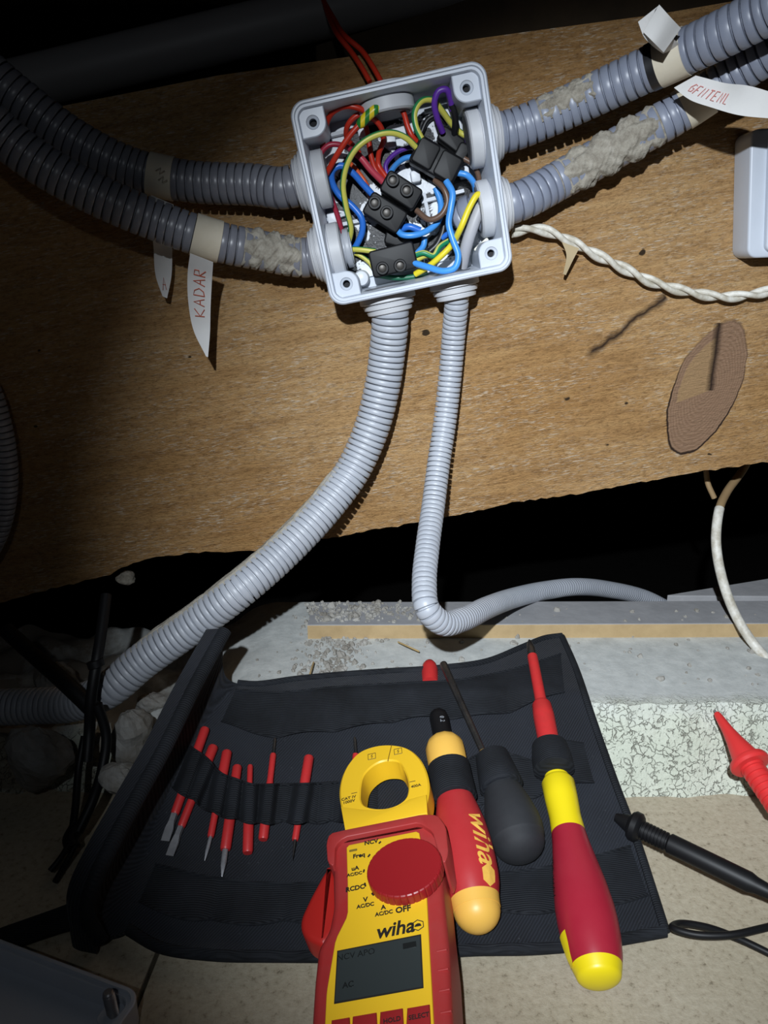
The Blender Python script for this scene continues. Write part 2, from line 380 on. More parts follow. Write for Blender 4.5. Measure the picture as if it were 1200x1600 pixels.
def lathe(p0, p1, rows, seg=28, cap=True, bumps=None):
    """rows=(distance along axis, radius)"""
    p0 = np.asarray(p0, float); d = np.asarray(p1, float) - p0; L = np.linalg.norm(d); d /= L
    u = np.cross(d, [.0, -.3, 1.]); u /= np.linalg.norm(u); v = np.cross(d, u); V = []; F = []
    for i, (s, r) in enumerate(rows):
        for j in range(seg):
            th = 2 * math.pi * j / seg; q = r * (1 + (bumps(s, th) if bumps else 0))
            V.append(p0 + d * s + q * (math.cos(th) * u + math.sin(th) * v))
    for i in range(len(rows) - 1):
        for j in range(seg):
            a = i * seg + j; b = i * seg + (j + 1) % seg; F.append((a, b, b + seg, a + seg))
    if cap: F.append(tuple(range(seg))[::-1]); k = (len(rows) - 1) * seg; F.append(tuple(range(k, k + seg)))
    return V, F
def near_on_axis(p0, p1, x, y):
    """distance along the axis of the point seen at pixel x,y and the depth there"""
    d = p1 - p0; L = np.linalg.norm(d); d = d / L; r = ray(x, y); r = r / np.linalg.norm(r)
    w0 = p0 - CAM; b = d @ r; D = d @ w0; E_ = r @ w0; s = (b * E_ - D) / (1 - b * b)
    return s, depth(p0 + d * s)
def axrows(p0, p1, a, b, rows):
    """rows=(fraction along pixel line a-b, half width px) -> lathe rows"""
    out = []
    for f, hw in rows:
        x = a[0] + (b[0] - a[0]) * f; y = a[1] + (b[1] - a[1]) * f
        s, dp = near_on_axis(p0, p1, x, y); out.append((s, hw * dp / FPX))
    return out
def grid_shell(P, th, name, m, parent=None, smooth=True, auto=60):
    P = np.asarray(P, float); n, k, _ = P.shape
    du = np.gradient(P, axis=0); dv = np.gradient(P, axis=1); Nn = np.cross(du, dv); Nn /= np.linalg.norm(Nn, axis=2)[:, :, None] + 1e-12
    Q = P - Nn * th if ((Nn * (CAM - P)).sum() > 0) else P + Nn * th
    V = np.vstack([P.reshape(-1, 3), Q.reshape(-1, 3)]); F = []; o = n * k
    for i in range(n - 1):
        for j in range(k - 1):
            a = i * k + j; F.append((a, a + 1, a + k + 1, a + k)); F.append((a + o, a + k + o, a + k + 1 + o, a + 1 + o))
    for i in range(n - 1):
        a = i * k; F.append((a, a + k, a + k + o, a + o)); a += k - 1; F.append((a, a + o, a + k + o, a + k))
    for j in range(k - 1):
        a = j; F.append((a, a + o, a + 1 + o, a + 1)); a += (n - 1) * k; F.append((a, a + 1, a + 1 + o, a + o))
    return link(name, V, F, m, parent, smooth, None, auto)
def resamp(P, n):
    P = np.asarray(P, float); C = spline(P, 12) if len(P) > 2 and P.shape[1] == 3 else P
    if P.shape[1] == 2:
        P3 = np.hstack([P, np.zeros((len(P), 1))]); C = spline(P3, 10) if len(P) > 2 else P3
    r = along(C, np.linspace(0, arclen(C)[-1], n)); return r if P.shape[1] == 3 else r[:, :2]
def prism(outline, fn, h0, h1, bev=0., hole=None):
    """outline: list of 2d points; fn(x,y,h)->world. Bevel shrinks the top loop. Returns V,F"""
    P = np.asarray(outline, float); n = len(P); c = P.mean(axis=0); V = []; F = []
    nx = np.roll(P, -1, 0) - np.roll(P, 1, 0); nrm = np.stack([nx[:, 1], -nx[:, 0]], 1); nrm /= np.linalg.norm(nrm, axis=1)[:, None] + 1e-12
    area = .5 * np.sum(P[:, 0] * np.roll(P[:, 1], -1) - np.roll(P[:, 0], -1) * P[:, 1])
    if area < 0: nrm = -nrm
    loops = [(P, h0)]
    if bev > 0:
        for a in (0, 30, 60, 90):
            loops.append((P - nrm * bev * (1 - math.cos(math.radians(a))), h1 - bev + bev * math.sin(math.radians(a))))
    else: loops.append((P, h1))
    for L, h in loops:
        for p in L: V.append(fn(p[0], p[1], h))
    for i in range(len(loops) - 1):
        for j in range(n):
            a = i * n + j; b = i * n + (j + 1) % n; F.append((a, b, b + n, a + n))
    F.append(tuple(range(n))[::-1]); k = (len(loops) - 1) * n; F.append(tuple(range(k, k + n)))
    return V, F
def rrect(w, h, r, n=6, cx=0, cy=0):
    out = []
    for qx, qy, a0 in ((1, 1, 0), (-1, 1, 90), (-1, -1, 180), (1, -1, 270)):
        for k in range(n + 1):
            a = math.radians(a0 + 90 * k / n); out.append((cx + qx * (w - r) + r * math.cos(a), cy + qy * (h - r) + r * math.sin(a)))
    return out
def text_mesh(s, size, fn, name, m, parent, bold=0., shear=0., align='CENTER', ext=.00015):
    """fn(u,v,w)->world"""
    cu = bpy.data.curves.new('t', 'FONT'); cu.body = s; cu.size = size; cu.align_x = align; cu.align_y = 'CENTER'
    cu.offset = bold * size; cu.shear = shear; cu.extrude = ext; cu.resolution_u = 3
    ob = bpy.data.objects.new('t', cu); COL.objects.link(ob); dg = bpy.context.evaluated_depsgraph_get(); dg.update()
    me = bpy.data.meshes.new_from_object(ob.evaluated_get(dg))
    V = [fn(v.co.x, v.co.y, v.co.z + ext) for v in me.vertices]; F = [tuple(p.vertices) for p in me.polygons]
    bpy.data.objects.remove(ob); bpy.data.curves.remove(cu); bpy.data.meshes.remove(me)
    return link(name, V, F, m, parent, False)
def rbox(cx, ax, ay, az, sx, sy, sz, r=.001):
    """rounded box mesh; half sizes along unit axes"""
    V, F = prism(rrect(sx, sy, min(r * 2, sx * .9, sy * .9), 4), lambda x, y, h: np.asarray(cx) + ax * x + ay * y + az * h, -sz, sz, r)
    return V, F

# ================================================================== THE SETTING
# floor of sandy boards, with a seam
seamA = atZ(216, 1562, 0); seamB = atZ(245, 1490, 0); sd = (seamB - seamA) / np.linalg.norm(seamB - seamA)
back = .418
def seam_at(Y): t = (Y - seamA[1]) / sd[1]; return seamA[0] + sd[0] * t
for i, (xa, xb) in enumerate(((-.9, None), (None, .9))):
    def ex(Y, side): return (seam_at(Y) + (-.0012 if side == 0 else .0012))
    out = [(-.9, -.5), (ex(-.5, 0), -.5), (ex(back, 0), back), (-.9, back)] if i == 0 else [(ex(-.5, 1), -.5), (.9, -.5), (.9, back), (ex(back, 1), back)]
    V, F = prism(out, lambda x, y, h: np.array([x, y, h]), -.03, 0, .0008)
    struct(link('floor', V, F, BOARD, None, False))
V, F = prism([(-.9, -.5), (.9, -.5), (.9, 1.5), (-.9, 1.5)], lambda x, y, h: np.array([x, y, h]), -.16, -.10)
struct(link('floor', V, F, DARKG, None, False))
# ledge of pale concrete block: top, broken edge, rough face
def ledge_pt(x, s):
    """s: 0 foot of the face .. 1 edge .. 2 back"""
    j = .0012 * math.sin(x * 61) + .0009 * math.sin(x * 143 + 1)
    if s <= 1:
        y = .402 + .029 * s + j; z = -.012 + .067 * s
    else: y = .431 + (s - 1) * .16; z = .055
    lf = max(0, min(1, (-.09 - x) / .08))
    nz = (math.sin(x * 90 + y * 60) + math.sin(x * 47 - y * 130) + math.sin(x * 190 + y * 210) * .6)
    z -= .028 * lf * lf * (3 - 2 * lf) * (1 if s > 1 else s)
    z += lf * nz * .0035 * (1 if s > .4 else .2) + (.0010 * math.sin(x * 310) * math.sin(y * 290) if s <= 1 else 0)
    return np.array([x, y, z])
xs = np.linspace(-.55, .6, 260); sg = list(np.linspace(0, .9, 12)) + [.96, 1.0, 1.03, 1.08] + list(np.linspace(1.15, 2, 22))
grid = np.array([[ledge_pt(x, s) for s in sg] for x in xs])
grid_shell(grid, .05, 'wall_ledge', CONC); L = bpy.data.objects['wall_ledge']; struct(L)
# grey plank strip on the ledge with its bare front edge
def plank_pts():
    fa = atZ(380, 985, .062); fb = atZ(1200, 990, .062)
    return fa, fb
V, F = prism([(-.06, .523), (.42, .527), (.42, .569), (-.06, .566)], lambda x, y, h: np.array([x, y, h]), .05, .067, .001)
o = link('trim_1', V, F, [PLANK, PLANKE], None, False)
for p in o.data.polygons:
    if abs(p.normal.z) < .6: p.material_index = 1
struct(o)
V, F = prism([(.245, .585), (.55, .580), (.55, .655), (.40, .640)], lambda x, y, h: np.array([x, y, h]), .03, .064, .001)
struct(link('trim_2', V, F, PLANK, None, False))
# dark attic beyond
V, F = prism([(-1.2, 1.25), (1.2, 1.25), (1.2, 1.3), (-1.2, 1.3)], lambda x, y, h: np.array([x, y, h]), -.2, 1.1)
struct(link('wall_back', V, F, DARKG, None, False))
V, F = prism([(-1.2, .45), (1.2, .45), (1.2, 1.3), (-1.2, 1.3)], lambda x, y, h: np.array([x, y, h - .0]), .70, .74)
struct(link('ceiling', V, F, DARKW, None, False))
# ================================================================== THE BEAM
botpx = [(-320, 1010), (0, 942), (80, 920), (150, 903), (172, 898), (190, 886), (235, 872), (300, 864), (352, 862), (400, 860), (418, 850), (520, 840), (640, 818), (720, 804), (800, 786), (900, 772), (1010, 752), (1100, 736), (1200, 722), (1500, 665)]
toppx = [(1500, -60), (1030, 22), (820, 50), (500, 95), (340, 118), (100, 165), (-320, 250)]
bl = []
for k in range(len(botpx) - 1):
    a, b = np.array(botpx[k], float), np.array(botpx[k + 1], float); nn = max(2, int(np.linalg.norm(b - a) / 9))
    for q in range(nn):
        p = a + (b - a) * q / nn; w0 = atY(p[0], p[1] + rng.normal() * .9, BEAM_Y); bl.append((w0[0], w0[2]))
for p in toppx: w0 = atY(p[0], p[1], BEAM_Y); bl.append((w0[0], w0[2]))
V, F = prism(bl, lambda x, y, h: np.array([x, BEAM_Y - h, y]), -.055, 0, 0)
tag(link('wooden_beam', V, F, WOOD, None, False), 'rough-sawn slanting wooden beam with an oval knot, carrying the junction box', 'beam')
V, F, a = sweep([atY(-60, 155, .60), atY(340, 58, .62), atY(900, -75, .66)], .0170, 32)
tag(link('pipe', V, F, PIPE, None, True), 'thick dull grey plastic pipe running above the wooden beam', 'pipe')
V, F = rbox(atY(860, 20, .66), np.array([1, 0, .18]), np.array([0, 0, 1.]), np.array([0, -1., 0]), .18, .03, .02, .002)
tag(link('roof_batten', V, F, DARKW, None, False), 'dark brown timber batten behind the top of the beam', 'timber')

# ================================================================== OPEN JUNCTION BOX
BA = math.radians(11.4); BXX = np.array([math.cos(BA), 0, math.sin(BA)]); BZZ = np.array([-math.sin(BA), 0, math.cos(BA)]); BOUT = np.array([0, -1., 0])
BO = np.array([.0122, .529, .3771])
def bx(x, z, h): return BO + BXX * x + BZZ * z + BOUT * h
D = .051; HX = .0575; HZ = .0580
box = thing('junction_box', 'square open grey plastic junction box full of wires, screwed to the beam', 'junction box', bx(0, -HZ, 0))
V = []; F = []; loops = [(-.003, .008, 0.0), (-.003, .008, .0), (-.0005, .009, D - .010), (0, .009, D - .009), (0, .009, D - .001), (-.0008, .0085, D), (-.0018, .0075, D), (-.0022, .0072, D - .0016), (-.0036, .006, D - .0016), (-.004, .006, D - .003), (-.0065, .005, .0025)]
n = 0
for off, r, h in loops:
    L = rrect(HX + off, HZ + off, r, 8); n = len(L); V += [bx(p[0], p[1], h) for p in L]
for i in range(len(loops) - 1):
    for j in range(n):
        a = i * n + j; b = i * n + (j + 1) % n; F.append((a, b, b + n, a + n))
F.append(tuple(range(n))[::-1]); k = (len(loops) - 1) * n; F.append(tuple(range(k, k + n)))
link('shell', V, F, BOXP, box, True, None, 30)
# corner screw bosses with holes
for sx, sz in ((-1, -1), (1, -1), (1, 1), (-1, 1)):
    cx, cz = sx * (HX - .0118), sz * (HZ - .0118); seg = 40; V = []; F = []
    outer = []
    for j in range(seg):
        th = 2 * math.pi * j / seg; c, s = math.cos(th), math.sin(th); R = .0078
        ins = (c * sx < 0 and s * sz < 0)
        t = R / max(abs(c), abs(s))
        if ins or (c * sx < 0) != (s * sz < 0): t = min(t, R * 1.0 if ins else R / max(abs(c), abs(s)))
        outer.append((cx + c * t, cz + s * t))
    for loop, h in ((outer, .002), (outer, .0455), ([(cx + (p[0] - cx) * .93, cz + (p[1] - cz) * .93) for p in outer], .0462)):
        V += [bx(p[0], p[1], h) for p in loop]
    for rr_, h in ((.0040, .0462), (.0036, .0455), (.0023, .0448), (.0023, .030)):
        V += [bx(cx + rr_ * math.cos(2 * math.pi * j / seg), cz + rr_ * math.sin(2 * math.pi * j / seg), h) for j in range(seg)]
    for i in range(6):
        for j in range(seg):
            a = i * seg + j; b = i * seg + (j + 1) % seg; F.append((a, b, b + seg, a + seg))
    bo = link('screw_boss', V, F, BOXP, box, True, None, 30)
    V, F = lathe(bx(cx, cz, .0385), bx(cx, cz, .040), [(0, .0023), (.001, .0023)], 16); link('screw_hole', V, F, HOLE, bo)  # near-black disc, painting the shade down the hole
# stained mounting plate with ribs and a round button
V, F = prism(rrect(.045, .045, .004), bx, .0026, .0050, .0006); pl = link('mounting_plate', V, F, PLATE, box, True)
RIB = mat('white_rib', (.70, .73, .78), .4)
mb = MB()
def cb(cx, cy): return 440 + cx / 3.158, 80 + cy / 3.158
def cbw(cx, cy, ly): x, y = cb(cx, cy); return atY(x, y, BO[1] - ly)
for (a, b) in (((205, 840), (330, 800)), ((240, 870), (420, 830)), ((690, 745), (900, 690)), ((520, 425), (600, 410)), ((225, 420), (400, 380)), ((705, 300), (760, 285)), ((540, 430), (550, 500)), ((700, 700), (740, 900))):
    p, q = cbw(*a, .008), cbw(*b, .008); V, F, _ = sweep([p, q], .0016, 4, rot=.78); link('plate_rib', V, F, RIB, pl)
for p in ((250, 825), (540, 450), (400, 400), (900, 600), (660, 620)):
    V, F = rbox(cbw(*p, .009), BXX, BZZ, BOUT, .003, .0035, .004, .0006); link('plate_post', V, F, RIB, pl)
V, F = lathe(cbw(395, 1120, .005), cbw(395, 1120, .005) + BOUT * .01, [(0, .0055), (.006, .0053), (.008, .0045), (.009, .002)], 24); bt = link('plate_screw', V, F, RIB, pl)

def local_of(px, ly):
    p = atY(px[0], px[1], BO[1] - ly) - BO; return float(p @ BXX), float(p @ BZZ)
def grommet(side, c, ly=.0235, end=False, R=.0172, cone=.0128):
    k1 = .6 if side != 'b' else .95; cut = 0 if side != 'b' else .008
    """stepped rubber grommet through a wall; axis points outwards"""
    if side in 'lr':
        sg_ = -1 if side == 'l' else 1; p0 = bx(sg_ * (HX - .013), c, ly); d = BXX * sg_
    else:
        sg_ = -1 if side == 'b' else 1; p0 = bx(c, sg_ * (HZ - .013), ly); d = BZZ * sg_
    rows = [(0, R * .93), (.001, R), (.0075, R), (.0080, R * .93), (.0130, R * .93), (.0132, R * 1.08), (.0170, R * 1.08), (.0174, R * 1.05), (.0176, R * .93), (.0184, R * .93), (.0187, R * .99), (.0212, R * .96), (.0216, R * .84), (.0224, R * .84), (.0227, R * .89), (.0248, R * .86), (.0255, cone), (.0256, cone * .8)]
    if side == 't': rows = rows[:8] + [(.0175, R * .9), (.0190, R * .7), (.0195, R * .4)]
    rows = [(cut + .002 * 0 if s_ < cut else s_ if s_ < .0131 else .0131 + (s_ - .0131) * k1, r_) for s_, r_ in rows]
    V, F = lathe(p0, p0 + d, rows, 44, cap=True); g = link('grommet', V, F, GROM, box, True, None, 35)
    V, F = lathe(p0 + d * (cut - .0004), p0 + d, [(0, R * .80), (.0003, R * .80), (.0006, R * .7)], 36); link('membrane', V, F, mat('shaded_membrane', (.12, .125, .14), .6), g)  # membrane disc coloured dark for the shaded hollow inside the ring
    return p0, d
GP = {}
for k, side, px in (('A', 'l', (468, 288)), ('B', 'l', (497, 398)), ('C', 'r', (780, 208)), ('D', 'r', (796, 318)), ('E', 'b', (607, 474)), ('F', 'b', (711, 452)), ('T', 't', (597, 128))):
    ly = .0235; x_, z_ = local_of(px, ly); GP[k] = grommet(side, z_ if side in 'lr' else x_, ly, R=.0172 if k not in 'F' else .0150, cone=.0128 if k != 'F' else .009)

# ================================================================== CONDUITS
CG = None
def gl(k, s): p0, d = GP[k]; return p0 + d * s
def path(*pts): return [atY(*p) for p in pts]
def cond(name, label, P, R, pitch, m, groove=.19):
    t = thing('conduit', label, 'conduit', P[0]); conduit(P, R, pitch, m, t, groove=groove); return t
PA = [gl('A', .016), gl('A', .03)] + path((400, 289, .508), (300, 284, .508), (220, 268, .505), (160, 243, .50), (100, 208, .495), (50, 170, .49), (0, 130, .485), (-60, 75, .48), (-200, -30, .47))
cA = cond('conduit', 'upper of the two dark grey conduits entering the box from the left', PA, .0125, .0052, CONDUIT_D)
PB = [gl('B', .012), gl('B', .026)] + path((400, 390, .500), (350, 380, .495), (300, 365, .49), (240, 343, .485), (200, 327, .48), (150, 304, .475), (100, 278, .47), (50, 247, .465), (0, 208, .46), (-60, 150, .45), (-200, 60, .44))
cB = cond('conduit', 'lower dark grey conduit entering the box from the left, mortar-crusted at the box', PB, .0123, .0052, CONDUIT_D)
PC = [gl('C', .012), gl('C', .028)] + path((850, 184, .503), (907, 158, .498), (960, 133, .490), (1017, 106, .480), (1072, 80, .468), (1127, 54, .455), (1200, 16, .44), (1280, -30, .42))
cC = cond('conduit', 'upper blue-grey conduit leaving the box to the upper right', PC, .0122, .0056, CONDUIT_B)
PD = [gl('D', -.013) - BOUT * .006 - BZZ * .004, gl('D', -.002) - BOUT * .002 - BZZ * .001, gl('D', .026)] + path((870, 284, .510), (951, 238, .508), (1053, 180, .500), (1110, 142, .492), (1163, 106, .482), (1220, 68, .47), (1290, 20, .46))
cD = cond('conduit', 'lower blue-grey conduit leaving the box to the right, thickly crusted with mortar', PD, .0121, .0056, CONDUIT_B)
PE = [gl('E', .010), gl('E', .024)] + path((605, 550, .509), (598, 600, .509), (581, 668, .506), (551, 735, .500), (505, 797, .488), (440, 865, .470), (370, 925, .452), (290, 985, .445), (220, 1035, .437), (172, 1076, .430), (120, 1098, .435), (60, 1103, .440), (0, 1105, .442), (-80, 1105, .442), (-260, 1110, .442))
cE = cond('conduit', 'thick light grey conduit curving from under the box down to the lower left', PE, .0124, .0042, CONDUIT, .22)
PF = [gl('F', .012), gl('F', .024)] + path((709, 520, .512), (703, 590, .512), (695, 660, .508), (686, 720, .499), (677, 790, .482), (668, 855, .458), (663, 910, .436), (667, 950, .422), (690, 973, .425), (722, 968, .445), (760, 950, .485), (800, 935, .535), (850, 923, .585), (900, 917, .62), (950, 921, .66), (1010, 935, .70), (1050, 955, .71))
cF = cond('conduit', 'thin light grey conduit hanging from the box and bending right along the ledge', PF, .0081, .0036, CONDUIT, .24)
PG = path((-200, 420, .512), (-80, 530, .512), (-27, 605, .512), (-9, 655, .512), (1, 705, .512), (4, 750, .512), (-4, 810, .512), (-24, 858, .512), (-70, 915, .512), (-160, 970, .512), (-280, 1010, .50))
cG = cond('conduit', 'grey conduit curving down the beam at the far left edge', PG, .0105, .0042, CONDUIT_D)
# conduit end seen inside the lower left grommet
V, F, a = sweep(*corrugated([gl('B', -.006), gl('B', .004), gl('B', .014)], .0120, .0045), 26); link('tube_end', V, F, CONDUIT, cB, True)

def crust(P, R, s0, s1, th0, th1, parent, amp=.0012, bits=90, thick=.0004):
    """lumpy mortar over part of the tube"""
    C = spline(P, 24); nS, nT = 90, 46; ss = np.linspace(s0, s1, nS); Q = along(C, ss); T, A, B = frames(Q)
    # make frame face the camera
    G = np.zeros((nS, nT, 3))
    ph = rng.uniform(0, 6, 8)
    for i in range(nS):
        tocam = CAM - Q[i]; tocam -= T[i] * (tocam @ T[i]); tocam /= np.linalg.norm(tocam); side = np.cross(T[i], tocam)
        for j in range(nT):
            th = math.radians(th0 + (th1 - th0) * j / (nT - 1)); u = i / (nS - 1); v = j / (nT - 1)
            nse = math.sin(u * 23 + ph[0] + v * 7) * math.sin(v * 17 + ph[1]) + .7 * math.sin(u * 61 + ph[2]) * math.sin(v * 39 + ph[3] + u * 11) + .5 * math.sin(u * 120 + v * 80 + ph[4])
            eu = min(u, 1 - u) * (7 + 4 * math.sin(v * 19 + ph[5])); ev = min(v, 1 - v) * (7 + 4 * math.sin(u * 27 + ph[6])); e = max(0, min(1, min(eu, ev) - .25))
            r = R * .90 + e * (R * .12 + thick + amp * (.5 + .5 * nse)) + rng.normal() * .00006 * e
            G[i, j] = Q[i] + r * (math.cos(th) * tocam + math.sin(th) * side)
    return grid_shell(G, .0006, 'mortar_crust', MORTAR, parent, True, 180)
def s_near(P, px):
    C = spline(P, 24); L = arclen(C); best = None
    for i, c in enumerate(C):
        v = c - CAM; dp = v @ _F; x = 600 + FPX * v[0] / dp; y = 800 - FPX * (v @ _U) / dp; d = (x - px[0]) ** 2 + (y - px[1]) ** 2
        if best is None or d < best[0]: best = (d, L[i])
    return best[1]
crust(PB, .0123, s_near(PB, (478, 400)), s_near(PB, (372, 386)), -80, 100, cB)
crust(PC, .0122, s_near(PC, (835, 192)), s_near(PC, (945, 142)), -85, 10, cC, .0006, thick=.0002)
crust(PD, .0121, s_near(PD, (866, 286)), s_near(PD, (1040, 190)), -95, 95, cD, .0016, thick=.0008)
crust(PE, .0124, s_near(PE, (560, 720)), s_near(PE, (200, 1050)), 55, 100, cE, .0005, thick=.0002)
# ------- tape labels wrapped on the conduits
def wrap(P, R, px, width, parent, m=TAPE, lift=.0006):
    C = spline(P, 24); s = s_near(P, px); Q = along(C, np.linspace(s - width / 2, s + width / 2, 8))
    V, F, a = sweep(Q, R + lift, 30); return link('tape_label', V, F, m, parent, True)
def tape_strip(name, Lp, Rp, m, parent, th=.00025, n=26, k=6):
    """edges as lists of world points"""
    A = resamp(np.array(Lp), n); B = resamp(np.array(Rp), n)
    G = np.array([[A[i] + (B[i] - A[i]) * j / (k - 1) for j in range(k)] for i in range(n)]); return grid_shell(G, th, name, m, parent), G
def grid_uv(G):
    """u across 0..1, v along 0..1, w off the surface"""
    n, k, _ = G.shape
    def fn(u, v, w=0):
        fi = min(max(v, 0), .9999) * (n - 1); fj = min(max(u, 0), .9999) * (k - 1); i, j = int(fi), int(fj); a, b = fi - i, fj - j
        p = (G[i, j] * (1 - a) + G[i + 1, j] * a) * (1 - b) + (G[i, j + 1] * (1 - a) + G[i + 1, j + 1] * a) * b
        t = CAM - p; return p + t / np.linalg.norm(t) * (w + .0003)
    return fn
def strokes(segs, fn, name, m, parent, r=.0003):
    mb = MB()
    for s in segs:
        P = [fn(u, v, .0002) for u, v in s]
        if len(P) == 2: P = [P[0], (P[0] + P[1]) / 2, P[1]]
        V, F, a = sweep(np.array(P), r, 6, flat=1); mb.add(V, F)
    return mb.build(name, m, parent)
tA = wrap(PA, .0125, (252, 279), .0155, cA)
oA, gA = tape_strip('tape_tail', path((236, 305, .4935), (237, 340, .500), (240, 390, .515), (243, 430, .517), (254, 463, .513)), path((271, 320, .4935), (270, 350, .500), (269, 390, .515), (268, 430, .517), (261, 466, .513)), TAPEW, tA)
fa = grid_uv(gA)
strokes([[(.35, .93), (.5, .80), (.75, .92)], [(.40, .87), (.66, .87)]], fa, 'handwriting', INK, tA, .00022)
C_ = spline(PA, 24); s_ = s_near(PA, (250, 280)); q_ = along(C_, np.array([s_]))[0]
def onA(u, v, w=0): x, y = 243 + u * 20, 262 + v * 24; r = ray(x, y); return CAM + r * ((.4935 - .001) / r[1])
strokes([[(.0, .2), (.4, .0), (.3, .4), (.7, .2)], [(.2, .8), (.6, .55), (.5, 1.0), (.9, .8)]], onA, 'handwriting', INKD, tA, .00020)
tB = wrap(PB, .0123, (324, 373), .0165, cB)
oB, gB = tape_strip('tape_tail', path((297, 396, .478), (293, 430, .488), (294, 470, .494), (302, 515, .497), (322, 557, .491)), path((333, 410, .478), (331, 440, .488), (329, 480, .494), (328, 520, .497), (325, 558, .491)), TAPEW, tB)
fb = grid_uv(gB)
def glyph(segs, v0, v1, u0=.25, u1=.72):
    """letter drawn in a unit box, turned a quarter left: letter x runs up the tape"""
    return [[(u0 + (1 - y) * (u1 - u0), v0 + (v1 - v0) * x) for x, y in s] for s in segs]
LET = {'K': [[(0, 0), (0, 1)], [(.8, 1), (0, .45), (.8, 0)]], 'A': [[(0, 0), (.4, 1), (.8, 0)], [(.18, .4), (.62, .4)]], 'D': [[(0, 0), (0, 1), (.5, .9), (.8, .5), (.5, .1), (0, 0)]], 'R': [[(0, 0), (0, 1), (.6, .95), (.65, .6), (0, .5), (.75, 0)]]}
seg = []
for i, ch in enumerate('KADAR'):
    v0 = .60 - i * .098; seg += glyph(LET[ch], v0, v0 - .085)
strokes(seg, fb, 'handwriting', INK, tB, .00033)
# upper right: folded paper tag on dark tape
tC = wrap(PC, .0122, (1052, 90), .0155, cC)
wrap(PC, .0122, (1024, 103), .006, cC, mat('black_tape', (.012, .012, .014), .4), .0004).name = 'black_tape_band'
oC, gC = tape_strip('tape_tail', path((1068, 75, .462), (1050, 58, .452), (1022, 20, .446), (1030, 8, .446)), path((1036, 84, .462), (1020, 72, .452), (1006, 57, .446), (997, 34, .446)), TAPEW, tC)
tape_strip('tape_fold', path((1064, 44, .449), (1046, 25, .443), (1030, 7, .443)), path((1037, 82, .449), (1021, 66, .443), (1005, 50, .443)), TAPEW, tC)
# lower right: long tag flying off to the right with pink pencil
tD = wrap(PD, .0121, (1086, 158), .0155, cD)
oD, gD = tape_strip('tape_tail', path((1087, 118, .462), (1110, 124, .458), (1134, 130, .456), (1170, 134, .458), (1215, 147, .455)), path((1053, 137, .470), (1078, 156, .464), (1112, 168, .460), (1155, 180, .458), (1215, 186, .455)), TAPEW, tD, n=36)
fd = grid_uv(gD)
def fdt(u, v, w=0): return fd(v, u, w)
GEN = {'G': [[(.8, .9), (.3, 1), (0, .5), (.3, 0), (.8, .1), (.8, .5), (.4, .5)]], 'F': [[(0, 0), (0, 1), (.7, 1)], [(0, .5), (.5, .5)]], 'N': [[(0, 0), (0, 1), (.7, 0), (.7, 1)]], 'T': [[(.4, 0), (.4, 1)], [(0, 1), (.8, 1)]], 'L': [[(0, 1), (0, 0), (.6, 0)]], 'E': [[(.7, 1), (0, 1), (0, 0), (.7, 0)], [(0, .5), (.5, .5)]]}
seg = []
for i, ch in enumerate('GFNTENL'):
    for s in GEN[ch]: seg.append([(.10 + i * .062 + x * .048, .75 - y * .38) for x, y in s])
strokes(seg, fdt, 'handwriting', INK2, tD, .00026)

# ================================================================== WIRES IN THE BOX
def wire(label, m, pts, r=.0017, P0=None, seg=10, twist=0.):
    P = [cbw(x, y, d / 1000.) for x, y, d in pts]
    C = spline(P, 9); V, F, a = sweep(C, r, seg, twist=twist); o = link('wire', V, F, m, None, True, a, 60)
    return tag(o, label, 'wire')
wire('orange-red wire making the largest loop at the upper left inside the box', W_RED, [(200, 500, 12), (212, 400, 20), (245, 310, 28), (315, 272, 33), (385, 283, 33), (445, 325, 29), (490, 375, 24), (503, 440, 18), (480, 505, 14), (478, 560, 12), (505, 605, 13), (530, 640, 14)])
wt = thing('wire', 'orange-red wire slanting to a tip taped in green and yellow', 'wire', cbw(190, 665, 20 / 1000))
tube('insulation', [cbw(x, y, d / 1000) for x, y, d in [(190, 665, 20), (235, 580, 28), (290, 485, 33), (340, 412, 35), (395, 350, 36)]], .0018, W_RED, wt)
TS = stripe_wire('x', (1, 1, 1), (1, 1, 1)); 
m_, nt_, b_, oc_ = newmat('green_yellow_tape', .35); wv_ = nt_.nodes.new('ShaderNodeTexWave'); wv_.inputs['Scale'].default_value = 62; wv_.bands_direction = 'X'; wv_.inputs['Distortion'].default_value = 1.5
nt_.links.new(oc_, wv_.inputs['Vector']); nt_.links.new(ramp(nt_, wv_.outputs['Fac'], [(.45, (.02, .20, .03)), (.5, (.80, .60, .02))]), b_.inputs['Base Color'])
Cq = spline([cbw(378, 372, .0355), cbw(420, 325, .037), (cbw(460, 290, .038)), cbw(503, 262, .038)], 8)
V, F, a = sweep(Cq, np.interp(np.linspace(0, 1, len(Cq)), [0, .1, .7, 1], [.0018, .0030, .0028, .0008]), 14); link('tape_sleeve', V, F, m_, wt)
wire('short red wire curling inside the largest red loop', W_RED, [(415, 300, 24), (360, 325, 24), (325, 370, 22), (322, 430, 16), (350, 465, 12), (385, 505, 10)])
wire('red wire running straight down below the taped tip', W_RED, [(415, 370, 16), (428, 430, 16), (440, 510, 15), (462, 580, 14), (505, 640, 14)])
wire('red wire dropping from the top grommet to the taped black block', W_RED, [(565, 255, 26), (600, 300, 27), (622, 370, 28), (645, 420, 28), (690, 470, 24)])
wire('maroon wire looping at the left side of the box', W_MAR, [(305, 965, 10), (292, 870, 15), (262, 770, 18), (222, 670, 22), (188, 590, 25), (192, 510, 27), (235, 463, 28), (300, 465, 27), (350, 490, 24)])
wire('pinkish red wire slanting into the terminal block in the centre', W_PNK, [(340, 485, 22), (390, 525, 22), (440, 585, 21), (500, 645, 19)], .0021)
